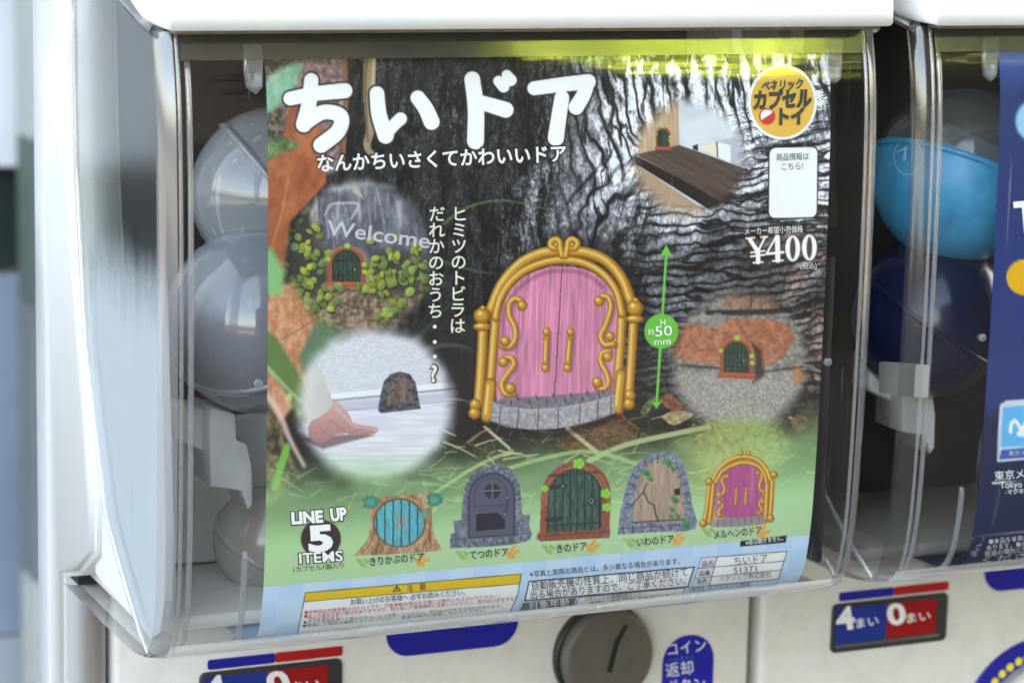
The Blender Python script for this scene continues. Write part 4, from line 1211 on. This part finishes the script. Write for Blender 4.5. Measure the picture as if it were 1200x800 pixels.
# stone step
topst = tex_noise((112, 102, 112), (140, 130, 140), 4, 4, 88)
C.poly([(577, 472), (590, 466), (640, 464), (717, 457), (721, 463), (700, 471), (660, 478), (620, 480), (592, 478)], (0, 0, 0), 1, .7, topst)
front = [(577, 472), (592, 477), (620, 480), (655, 478), (690, 472), (720, 463), (720, 484), (700, 492), (681, 497), (653, 502), (627, 503.5), (594, 501), (575, 493)]
C.poly(front, (0, 0, 0), 1, .7, tex_noise((146, 140, 146), (186, 182, 186), 3, 3, 89))
C.stroke(front[:6], 1.6, (206, 202, 206), .6, .8)
for xa, ya, xb, yb in ((587, 476, 585, 498), (608, 479, 606, 502), (631, 480, 630, 503), (654, 478, 654, 502), (680, 474, 679, 498), (701, 469, 700, 492), (716, 464, 716, 486)):
    C.stroke([(xa, ya), (xb, yb)], 1.2, (62, 56, 60), .9, .5)
for xa, ya in ((606, 466), (628, 465), (648, 463), (668, 462), (688, 460), (706, 459), (598, 471), (620, 470), (640, 470), (662, 468), (682, 466), (702, 464)):
    C.stroke([(xa, ya - 2), (xa + 1.4, ya + 3)], 1.4, (40, 34, 38), .85, .5)
C.stroke(smooth([(577, 498), (620, 508), (665, 506), (722, 488)]), 8, (10, 8, 8), .5, 4)
for k in range(26):
    x = rng.uniform(560, 730); y = 503 + rng.uniform(0, 18); a = rng.normal(.5, .6); L_ = rng.uniform(6, 18)
    C.stroke([(x, y), (x + L_ * math.cos(a), y + L_ * math.sin(a))], rng.uniform(.8, 2.2), (150, 128, 96), .6, .7, w1=.6)

# ---- five small doors
# stump door
bark = tex_noise((146, 104, 72), (206, 164, 130), 4, 7, 90)
C.poly(smooth([(415, 651), (424, 640), (432, 628), (434, 605), (434, 588), (440, 583), (470, 580), (500, 577), (508, 577), (506, 600), (508, 622), (513, 636), (517, 644), (480, 648), (440, 650), (415, 651)], 3), (0, 0, 0), 1, .7, bark)
for P_ in ([(424, 648), (436, 632), (438, 612)], [(440, 648), (444, 636)], [(505, 642), (503, 625), (505, 606)], [(495, 646), (498, 634)]):
    C.stroke(smooth(P_), 1.4, (112, 74, 48), .7, .8)
C.ell(468, 612, 31, 29, (124, 84, 58), .1)
def teal(x, y):
    p = (np.sin((x - 440) * 2 * math.pi / 9.6 + .6) > .86)[..., None]
    return (np.array([74, 172, 186]) * (.9 + .2 * fbm(x / 2, y / 12, 2, 91)[..., None]) * (1 - .6 * p)) / 255.0
s = C.sl(436, 580, 500, 645)
d_ = (np.sqrt(((C.X[s] - 468) / 28.5) ** 2 + ((C.Y[s] - 612.5) / 27) ** 2) - 1) * 27
C.put(s, 1 - sstep(-.6, .6, d_), teal(C.X[s], C.Y[s]))
C.stroke([(466, 604), (466, 620)], 2.4, (176, 140, 100)); C.stroke([(472, 603), (472, 619)], 2.4, (176, 140, 100))
for x, y in ((434, 588), (509, 585)):
    for k in range(9):
        a = -2.6 + k * .62
        C.ell(x + 7 * math.cos(a), y + 4.5 * math.sin(a), 4, 2.6, (46, 132, 112), a, 1, .7)
    C.ell(x, y, 5, 4, (64, 158, 134), 0, 1, 1)
C.poly([(494, 596), (505, 594), (504, 607), (496, 608)], (168, 122, 84)); C.poly([(496, 597), (503, 596), (502, 606), (497, 606)], (70, 150, 120))
# iron door in grey stones
stone = tex_noise((84, 88, 104), (138, 142, 156), 3, 3, 92)
o = smooth([(527, 642), (528, 625), (533, 624), (531, 609), (540, 609), (543, 580), (551, 558), (566, 547), (582, 544), (598, 549), (609, 568), (612, 602), (621, 602), (620, 615), (621, 633), (575, 640), (527, 642)], 2)
C.poly(o, (0, 0, 0), 1, .7, stone)
for k in range(16):
    a = math.pi * (1.02 - .068 * k * .98)
    x, y = 577 + 34 * math.cos(a), 586 - 38 * math.sin(a)
    C.stroke([(x, y), (577 + 28 * math.cos(a), 588 - 31 * math.sin(a))], 1.1, (56, 60, 74), .8, .4)
C.poly([(x, y + (x - 575) * -.06) for x, y in arch_pts(576, 629, 56, 76)], (64, 66, 84))
C.poly([(x, y + (x - 575) * -.06) for x, y in arch_pts(576, 627, 50, 70)], (86, 88, 106))
C.stroke([(x, y + (x - 575) * -.06) for x, y in arch_pts(575, 592, 38, 32)] + [(556, 593)], 1.2, (56, 58, 74), .9, .5)
C.ell(577, 575, 9.5, 9, (42, 42, 54)); C.stroke([(567, 575), (587, 574)], 1.5, (120, 122, 138)); C.stroke([(577, 566), (577, 584)], 1.5, (120, 122, 138))
C.poly([(558, 602), (583, 600), (592, 609), (592, 619), (558, 622)], (34, 34, 46))
C.stroke([(560, 597), (587, 594)], 1, (56, 58, 74), .8, .5)
C.stroke(smooth([(595, 583), (594, 592), (592, 603)]), 3.4, (64, 66, 84)); C.ball(595, 583, 2.6, (60, 62, 78), (100, 102, 120), (160, 162, 176)); C.ball(592, 603, 2.6, (60, 62, 78), (100, 102, 120), (160, 162, 176))
for xa in range(534, 620, 11): C.stroke([(xa, 630 - (xa - 534) * .06), (xa, 640 - (xa - 534) * .08)], 1, (60, 64, 78), .8, .5)
C.stroke([(528, 632), (620, 624)], 1, (60, 64, 78), .8, .5)
C.poly([(532, 612), (540, 611), (540, 622), (534, 624)], (112, 116, 130), .8); C.poly([(612, 604), (620, 604), (619, 615), (612, 616)], (112, 116, 130), .8)
# green plank door in brick arch
def brk(x, y):
    k = fbm(x / 3, y / 3, 3, 93)[..., None]
    return (np.array([150, 80, 64]) * (.75 + .5 * k)) / 255.0
o = [(x, y + (x - 672) * -.05) for x, y in arch_pts(673, 632, 82, 92, 2, 18)]
C.poly(o, (0, 0, 0), 1, .7, brk)
for f_ in (.93, .86): C.stroke([(673 + (x - 673) * f_, 632 + (y - 632) * f_) for x, y in o[1:-1]], 1, (196, 124, 100), .7, .6)
i_ = [(x, y + (x - 672) * -.05) for x, y in arch_pts(672, 624, 62, 74, 2, 18)]
def gpl(x, y):
    p = (np.sin((x - 640) * 2 * math.pi / 8.6) > .86)[..., None]
    k = fbm(x / 1.4, y / 10, 3, 94)[..., None]
    return (np.array([58, 92, 78]) * (.6 + .75 * k) * (1 - .6 * p)) / 255.0
C.poly(i_, (0, 0, 0), 1, .6, gpl)
C.stroke(i_, 1.4, (40, 36, 34), .8, .6)
for yy in (557, 616): C.stroke([(644, yy), (700, yy - 4)], 3, (44, 56, 54), .75, .8)
C.stroke([(646, 571), (662, 569)], 5, (46, 46, 54)); C.ball(660, 570, 3, (40, 40, 46), (90, 90, 98), (170, 170, 176)); C.stroke([(641, 609), (658, 607)], 5, (46, 46, 54))
C.ell(693, 587, 4.6, 4.8, (30, 30, 32)); C.ell(693, 586.6, 3, 3.2, (150, 168, 160)); C.ell(693, 586.4, 2.0, 2.1, (40, 44, 44))
C.poly([(629, 632), (630, 624), (715, 619), (715, 627)], (0, 0, 0), 1, .6, brk)
for k in range(12): C.stroke([(633 + k * 7, 625 - k * .45), (633 + k * 7, 632 - k * .45)], .9, (96, 50, 40), .7, .4)
C.stroke([(629, 628), (715, 623)], .9, (96, 50, 40), .7, .4)
for x, y, r in ((678, 543, 6), (638, 572, 4), (710, 578, 5.5), (711, 594, 5)):
    for k in range(5): C.ell(x + r * .6 * math.cos(k * 1.26), y + r * .5 * math.sin(k * 1.26), r * .6, r * .5, (128, 206, 74), k * 1.26, 1, .6)
    C.stroke([(x - r * .5, y + r * .5), (x + r * .5, y - r * .4)], .8, (84, 160, 50), .7, .5)
C.stroke(smooth([(683, 546), (700, 560), (709, 578)]), 1, (110, 170, 70), .6, .5); C.stroke(smooth([(640, 590), (634, 596), (631, 604)]), 1, (190, 160, 90), .7, .5)
# cracked stone door
stone2 = tex_noise((96, 104, 122), (150, 156, 170), 3, 3, 95)
o = smooth([(724, 626), (727, 600), (734, 570), (745, 545), (762, 533), (780, 529), (797, 536), (806, 560), (811, 590), (815, 619), (770, 623), (724, 626)], 3)
C.poly(o, (0, 0, 0), 1, .7, stone2)
C.poly(smooth([(742, 613), (744, 585), (750, 556), (762, 542), (778, 538), (792, 545), (798, 570), (801, 609), (770, 612), (742, 613)], 3), (0, 0, 0), 1, .7, lambda x, y: (np.array([178, 150, 132]) * (.78 + .36 * fbm(x / 1.8, y / 16, 3, 96)[..., None])) / 255.0)
for k in range(15):
    a = math.pi * (1.0 - .071 * k)
    C.stroke([(771 + 38 * math.cos(a), 590 - 55 * math.sin(a)), (771 + 29 * math.cos(a), 591 - 49 * math.sin(a))], 1.3, (54, 58, 70), .8, .5)
for k in range(8): C.stroke([(730 + k * 11, 616 - k * .6), (731 + k * 11, 624 - k * .7)], 1.2, (54, 58, 70), .8, .5)
C.stroke([(742, 612), (802, 608)], 2, (60, 62, 70), .8, .6); C.stroke([(726, 619), (812, 614)], 1, (60, 62, 70), .7, .5)
C.stroke([(740, 592), (754, 576), (758, 566)], 1.3, (52, 38, 32), .95, .4); C.stroke([(754, 576), (760, 588), (767, 592), (768, 602), (772, 611)], 1.5, (52, 38, 32), .95, .4)
C.poly([(790, 573), (797, 571), (797, 580), (791, 580)], (34, 34, 40))
for x, y, r in ((757, 553, 6), (762, 560, 4), (783, 541, 6), (788, 548, 4), (791, 585, 6), (787, 596, 4), (786, 604, 3.4), (794, 604, 3.4), (804, 614, 6)):
    C.ell(x, y, r, r * .6, (70, 140, 84), .5, .95, .9); C.ell(x + 1, y + 2, r * .5, r * .4, (46, 108, 64), .2, .8, .7)
# small pink door
C.poly(smooth([(828, 613), (829, 580), (833, 560), (850, 541), (872, 535), (892, 541), (903, 560), (904, 590), (902, 612), (865, 616), (828, 613)], 3), GM)
C.poly(smooth([(838, 604), (837, 580), (842, 560), (856, 545), (874, 541), (890, 547), (897, 562), (898, 590), (896, 604), (866, 607), (838, 604)], 3), (0, 0, 0), 1, .6, lambda x, y: (np.array([186, 84, 136]) * (.88 + .2 * fbm(x / 2, y / 14, 2, 97)[..., None])) / 255.0)
tb([(834, 566), (842, 550), (856, 539), (872, 535), (888, 539), (898, 550), (903, 562)], 5.5)
tb([(838, 566), (847, 552), (860, 545), (873, 542), (888, 546), (896, 556), (899, 570)], 4)
for P_ in ([(831, 570), (829, 590), (825, 614)], [(836, 568), (834, 590), (831, 612)], [(905, 564), (904, 586), (902, 608)], [(899, 568), (898, 590), (897, 608)]): tb(P_, 5)
for x, y in ((831, 564), (907, 556), (824, 613), (903, 607)): C.ball(x, y, 4.6, GL, GM, GH)
for x in (868, 877): C.ball(x, 531, 3.2, GL, GM, GH)
for P_ in ([(851, 557), (846, 562), (849, 574), (843, 582)], [(842, 590), (847, 592), (842, 600), (846, 604)], [(888, 553), (893, 558), (890, 570), (895, 580)], [(894, 584), (890, 590), (893, 598), (888, 601)]): tb(P_, 3.2)
for x, y in ((852, 558), (842, 579), (843, 589), (843, 603), (888, 554), (894, 576), (894, 588), (889, 601)): C.ball(x, y, 2.8, GL, GM, GH)
for x in (863, 874.5): tb([(x, 573), (x - 1, 590)], 2.8); C.ball(x, 573, 2, GL, GM, GH); C.ball(x - 1, 590, 2, GL, GM, GH)
C.poly([(833, 608), (896, 604), (897, 612), (866, 617), (833, 617)], (150, 138, 142))
for k in range(7): C.stroke([(841 + k * 8, 608 - k * .5), (841 + k * 8, 617 - k * .8)], 1, (96, 86, 92), .9, .4)
# leaf ornaments beside the captions
for lx, ly, rx_, ry_ in ((424, 660, 490, 655), (541, 651, 596, 646), (642, 644, 690, 639), (737, 636, 790, 630), (829, 624, 890, 622)):
    for k in range(3): C.ell(lx + 4 * k - 3, ly - 3 + 3 * (k % 2) * 1.6, 4.2, 2.4, (142, 170, 96), .6, .75, 1)
    C.stroke([(lx, ly), (lx + 12, ly + 6)], 1, (150, 176, 104), .6, .6)
    for k, (ax, ay, r_) in enumerate(((0, 2, .4), (5, -3, -.9), (9, 1, -.5), (3, 6, .1))): C.ell(rx_ + ax, ry_ + ay, 5, 2.2, (240, 156, 66), r_, .85, .8)

# ---- pale blue information band
band = sstep(-.7, .7, Y - (688 - .0965 * (X - 307)))
ck = .5 + .5 * np.sign(np.sin((X + .1 * Y) / 9) * np.sin((Y + .1 * X) / 9))
bl = np.stack([.70 + .05 * ck, .825 + .02 * ck, .945 + 0 * ck], -1)
C.im[:] = C.im * (1 - band[..., None]) + bl * band[..., None]
C.poly([(358, 694), (611, 672), (607, 695), (597, 719), (349, 741), (354, 715)], (236, 238, 240))
C.poly([(358, 694), (611, 672), (609.5, 683.5), (356.5, 704.5)], (232, 190, 40))
C.stroke([(358, 694), (611, 672), (607, 695), (597, 719)], 1.1, (70, 66, 50), .9, .4); C.stroke([(358, 694), (354, 715), (349, 741)], 1.1, (70, 66, 50), .9, .4); C.stroke([(356.5, 704.5), (609.5, 683.5)], .9, (70, 66, 50), .9, .4)
C.poly([(460, 693), (465, 685), (470, 692)], (40, 36, 28)); C.poly([(462.2, 691.8), (465, 687), (468, 691.3)], (232, 190, 40)); C.stroke([(465, 688.3), (465.1, 690.4)], .9, (40, 36, 28))
bx = [(620, 681), (813.5, 664), (806, 687), (615, 703.5)]
C.poly(bx, (240, 242, 246)); C.stroke(bx + [bx[0]], 1.5, (44, 48, 58), 1, .4)
C.poly([(613, 706), (675.5, 700), (671, 711), (608, 718)], (96, 98, 98))
bx = [(679, 699.5), (803, 688.5), (797, 701), (672, 713)]
C.poly(bx, (232, 234, 236)); C.stroke(bx + [bx[0]], .9, (90, 92, 98), 1, .4)
bx = [(822, 653.5), (922.5, 645.5), (912, 678), (811, 687.5)]
C.poly(bx, (240, 240, 244)); C.stroke(bx + [bx[0]], 1, (80, 82, 92), 1, .4)
C.poly([(822, 653.5), (841, 652), (831.5, 685.5), (811, 687.5)], (222, 220, 232), .9)
C.stroke([(840.5, 652), (831, 685.6)], 1, (80, 82, 92), 1, .4); C.stroke([(818.5, 665.5), (919, 657)], .9, (80, 82, 92), 1, .4); C.stroke([(815, 677), (915.5, 667.6)], .9, (80, 82, 92), 1, .4)
C.poly([(868, 633.5), (922, 627), (921, 635), (867, 640)], (26, 26, 26))

# ---- height arrow, round badge, information panel
C.stroke([(781, 294), (775, 388), (769.5, 472)], 3, (104, 202, 76)); C.poly([(781, 286), (788, 302), (781, 298), (773, 301)], (104, 202, 76)); C.poly([(769, 479), (763, 469), (769.5, 472), (777, 468)], (104, 202, 76))
C.ell(775, 388, 20, 20.5, (96, 192, 66))
C.ell(917, 120, 40.5, 44, (252, 252, 250)); C.ell(917, 120, 37.2, 40.8, (245, 190, 88))
C.ell(899, 136.5, 9.6, 9.8, (226, 60, 52)); 
C.poly(smooth([(892, 141), (891.5, 134), (895, 129.5), (901, 129), (905, 132), (892, 141)], 4), (250, 248, 248))
pan = [(x, y) for x, y in rrect(901.5, 957.5, 173, 255, 7, 5)]
pan = [(x - (y - 214) * .012, y - (x - 930) * .02) for x, y in pan]
C.poly([(930 + (x - 930) * 1.05, 214 + (y - 214) * 1.03) for x, y in pan], (30, 30, 34)); C.poly(pan, (250, 250, 252))
# ---- line-up roundel
C.ell(376, 631, 23.5, 22.5, (58, 38, 30))

# ---- brush title
def title(strokes):
    strokes = [(P_, w_ + 1.8) for P_, w_ in strokes]
    for P_, w_ in strokes: C.stroke(smooth(P_, 5) if len(P_) > 2 else P_, w_ + 4.2, (48, 40, 40), 1, .9, w1=w_ + 5.6)
    for P_, w_ in strokes: C.stroke(smooth(P_, 5) if len(P_) > 2 else P_, w_ - .4, (254, 254, 254), 1, .7, w1=w_ + 1.2)
def z2(pts): return [(300 + x / 2.857, 40 + y / 2.857) for x, y in pts]
title([(z2([(115, 216), (200, 200), (297, 190)]), 15), (z2([(185, 155), (178, 230), (160, 303)]), 15.5), (z2([(165, 298), (225, 262), (283, 275), (275, 325), (218, 372)]), 15.5)])
title([(z2([(405, 200), (412, 270), (434, 340)]), 16), (z2([(434, 340), (462, 305), (484, 284)]), 12), (z2([(542, 214), (568, 250), (588, 294)]), 16)])
title([(z2([(724, 152), (736, 250), (735, 358)]), 17), (z2([(748, 228), (790, 240), (836, 254)]), 15.5), (z2([(812, 158), (829, 176)]), 11), (z2([(840, 138), (853, 155)]), 11)])
title([(z2([(932, 182), (1020, 170), (1112, 160)]), 15), (z2([(1112, 160), (1096, 205), (1072, 245)]), 15), (z2([(1024, 214), (1012, 290), (1004, 348)]), 16)])

# ---- price in bold roman figures
def price(parts, grow, c):
    for kind, a, w_ in parts:
        if kind == 's': C.stroke(a, w_ + grow, c, 1, .6)
        else:
            C.poly(a, c, 1, .6) if grow == 0 else C.stroke(list(a) + [a[0]], grow, c, 1, .6)
def zero(cx, cy, rx, ry):
    return cx, cy, rx, ry
yen = [('s', [(879, 281), (887, 293)], 5), ('s', [(896, 279), (889, 293)], 2.4), ('s', [(888, 293), (888.5, 307)], 5.4), ('s', [(880, 296), (896, 294)], 2), ('s', [(880, 300.5), (896, 298.5)], 2), ('s', [(874.5, 279.5), (884, 278.5)], 2), ('s', [(892, 278), (899, 277.5)], 2), ('s', [(883, 308), (894, 307)], 2)]
four = [('s', [(911, 278), (911.5, 305)], 6), ('s', [(909, 278), (898.5, 297)], 2.4), ('s', [(898.5, 297.5), (918, 295.5)], 3), ('s', [(905.5, 306), (917.5, 305)], 2)]
for grow, c in ((3.4, (70, 44, 30)), (0, (252, 252, 252))):
    price(yen, grow, c); price(four, grow, c)
    for cx, cy in ((929, 291), (948.5, 290)):
        if grow: C.ell(cx, cy, 10.4, 17, c)
        else:
            C.ell(cx, cy, 8.8, 15.4, c); C.ell(cx, cy, 3.2, 12.4, (84, 60, 46))

card = empty('display_card', (0.1588, 0.012, -0.1085))
tag(card, 'glossy poster with pink and gold fairy door on dark bark and five small doors', 'poster')
ob = C.build('printed_sheet', m_print)
link(ob, card)

# ---- lettering on the card
T = card_text
T(card, 'なんかちいさくてかわいいドア', (372, 200), (664, 188), 22, I['white'], 0.022, outline=I['dark'], ow=0.085)
T(card, 'Welcome', (382, 275), (503, 291), 25, I['chalk'], 0.012, lift=0.0002)
for k, ch in enumerate('ヒミツのトビラは'): glyph(card, ch, 538.5 - .35 * k, 251 + 18.7 * k, 19.5, I['cream'], 0.012, outline=I['dark'], ow=.05)
for k, ch in enumerate('だれかのおうち'): glyph(card, ch, 512 - .3 * k, 251 + 18.9 * k, 19.5, I['cream'], 0.012, outline=I['dark'], ow=.05)
for yy in (383, 401, 418): glyph(card, '・', 509.5, yy, 20, I['cream'], 0.01)
glyph(card, '?', 508.5, 437, 28, I['cream'], 0.02, outline=I['dark'], ow=.05)
glyph(card, 'H', 777, 377.5, 10, I['white'], .01)
T(card, '約', (759.5, 392), (766.5, 391.5), 8, I['white']); T(card, '50', (768, 394), (788, 393), 17, I['white']); T(card, 'mm', (767, 404), (786, 403), 11, I['white'])
T(card, 'ベネリック', (892, 106), (941, 103), 13, I['olive'], .045, lean=.12)
T(card, 'カプセル', (882, 127), (951, 124), 24, I['olive'], .06, lean=.1)
T(card, 'トイ', (913, 145), (943, 144), 22, I['olive'], .06, lean=.05)
T(card, '商品情報は', (910, 188), (948, 186.5), 9.5, I['grey']); T(card, 'こちら!', (916, 199), (941, 198), 9.5, I['grey'])
T(card, 'メーカー希望小売価格', (873, 274.5), (941, 271.5), 9, I['white'], 0, outline=I['brown'], ow=.03)
T(card, '(税込)', (938, 315), (957, 314), 9, I['white'], 0, outline=I['brown'], ow=.03)
T(card, 'LINE', (342, 613.5), (379, 611), 19, I['white'], .05, outline=I['brown'], ow=.07); T(card, 'UP', (388, 610), (407, 608), 20, I['white'], .05, outline=I['brown'], ow=.07)
T(card, '5', (362, 645), (391, 643), 40, I['white'], .05)
T(card, 'ITEMS', (351, 660), (402, 656.5), 17, I['white'], .018, outline=I['brown'], ow=.07)
T(card, '1カプセル1個入り', (344, 670), (403, 664.5), 7.5, I['dark'])
for s_, a, b_ in (('きりかぶのドア', (434, 662), (497, 656)), ('てつのドア', (551, 654.5), (596, 650.5)), ('きのドア', (653, 647), (688, 643.5)), ('いわのドア', (747, 639.5), (790, 635)), ('メルヘンのドア', (837, 630.5), (893, 625))):
    T(card, s_, a, b_, 11.5, I['dark'], .012)
T(card, '※扉は開きません。', (874, 638), (918, 632.5), 6.5, I['white'])
T(card, '注', (477, 692), (484, 691.4), 8.5, I['dark']); T(card, '意', (492, 690.7), (499.5, 690), 8.5, I['dark'])
T(card, 'お買い上げのお客様へ 必ずお読みください。', (411, 708), (545, 696.5), 8, I['dark'])
red = [('●本商品の対象年齢は15才以上です。対象年齢未満のお子様には絶対に与えないでください。', (357, 719), (586, 699.5)), ('●尖った部分や鋭い部分がありますので、取り扱いや保管場所に注意してください。思わぬけがをする', (356.5, 723.5), (602, 703)), ('恐れがあります。', (361, 727), (400, 723.5))]
for s_, a, b_ in red: T(card, s_, a, b_, 5.0, I['red'], .0)
for s_, a, b_ in (('●小さな部品を誤って飲み込まないよう注意してください。思わぬけがをする恐れがあります。', (355.5, 730.5), (588, 711)), ('●破損した場合は使用しないでください。高温の場所に放置しないでください。', (354.5, 734.5), (570, 716))):
    T(card, s_, a, b_, 4.2, I['midgrey'], .0)
T(card, '※写真と実際の商品とは、多少異なる場合があります。', (621, 675.5), (797, 660), 8, I['dark'])
T(card, '自動販売機の性質上、同じ商品が続けて', (624, 690.5), (806, 674), 12, I['black'])
T(card, '出る場合がありますので、ご了承ください。', (622, 701), (804, 684), 11, I['black'])
T(card, '対象年齢', (620, 712.8), (668, 708), 9, I['white'])
T(card, 'ベネリックお客様相談センター', (685, 704.3), (757, 697.5), 5.5, I['grey']); T(card, 'TEL 0570-030-131', (690, 709.6), (790, 700), 6.5, I['grey'])
T(card, '品名', (823, 663), (836, 662), 7.5, I['dark']); T(card, '品番', (819.5, 674), (832.5, 673), 7, I['dark']); T(card, '発売', (816.5, 684), (829, 683), 7, I['dark'])
T(card, 'ちいドア', (861, 661.5), (900, 657.5), 11.5, I['grey']); T(card, 'S1371', (860, 671.5), (887, 669), 10, I['grey']); T(card, 'ベネリック株式会社', (843, 681), (904, 675), 7.5, I['grey'])
T(card, '【素材】ポリストーン樹脂', (808, 692.5), (880, 686), 6, I['midgrey'])

# ================================================================== the dark blue card of the neighbouring machine
D = Card(PITCH + 0.0408, PITCH + 0.2768, 0.1158, -0.1100, 300, 300)
X, Y = D.X, D.Y
up = 1 - sstep(470, 500, Y)
base = np.stack([.03 + .05 * up + 0 * X, .10 + .10 * up + 0 * X, .22 + .20 * up + .08 * fbm(X / 60, Y / 40, 3, 7)], -1)
D.im[:] = base
D.im[:] += (sstep(120, 60, Y) * .25)[..., None] * np.array([.3, .6, 1])
D.ell(1216, 142, 26, 26, (150, 205, 238), 0, 1, 3)
D.ell(1200, 325, 20.5, 20.5, (243, 180, 30), 0, 1, .9)
for P_, c_ in (([(1172, 474), (1180, 469), (1300, 462), (1300, 530), (1168, 541)], (206, 214, 226)), ([(1175, 477), (1300, 469), (1300, 520), (1173, 524)], (70, 180, 232)), ([(1173, 527), (1300, 519), (1300, 530), (1171, 538)], (40, 92, 170))):
    D.poly(P_, c_)
D.stroke(smooth([(1184, 506), (1185, 497), (1190, 493), (1195, 500), (1201, 506), (1208, 494), (1206, 491), (1198, 502), (1194, 509), (1206, 507), (1214, 492), (1222, 494), (1224, 504)]), 4.2, (248, 250, 252), 1, .7)
D.stroke([(1163, 566), (1300, 556)], 1, (220, 225, 230), 1, .4)
D.stroke([(1300, 612), (1141, 629), (1128, 652)], 1, (120, 130, 150), 1, .5); D.stroke([(1154, 628), (1142, 652)], 1, (120, 130, 150), 1, .5)
card2 = empty('display_card', (PITCH + 0.1588, 0.012, -0.1085))
tag(card2, 'dark blue poster with orange dot and white lettering in the neighbouring machine', 'poster')
link(D.build('printed_sheet', m_print), card2)
T(card2, 'T', (1190, 272), (1216, 270), 50, I['white'], .03)
T(card2, '東京メトロ', (1166, 562), (1224, 557), 12, I['white']); T(card2, 'Tokyo Metro', (1172, 572), (1226, 569), 11, I['white'])
T(card2, '-マグネット-', (1178, 579), (1216, 576), 6.5, I['white'], .01)
T(card2, '東京メトロ', (1182, 533.5), (1216, 531), 6.5, I['chalk'])
for k, s_ in enumerate(('●本品を本来の用途以外に', 'あります。●火気に近づけ', '高温の場所に置かないで', 'ください。')):
    T(card2, s_, (1159 - 2.4 * k, 637 + 7.2 * k), (1240 - 2.4 * k, 628 + 7.2 * k), 7, I['chalk'], .01)
glyph(card2, 'ご', 1146, 641, 7, I['chalk']); glyph(card2, '注', 1141, 648, 7, I['chalk'])
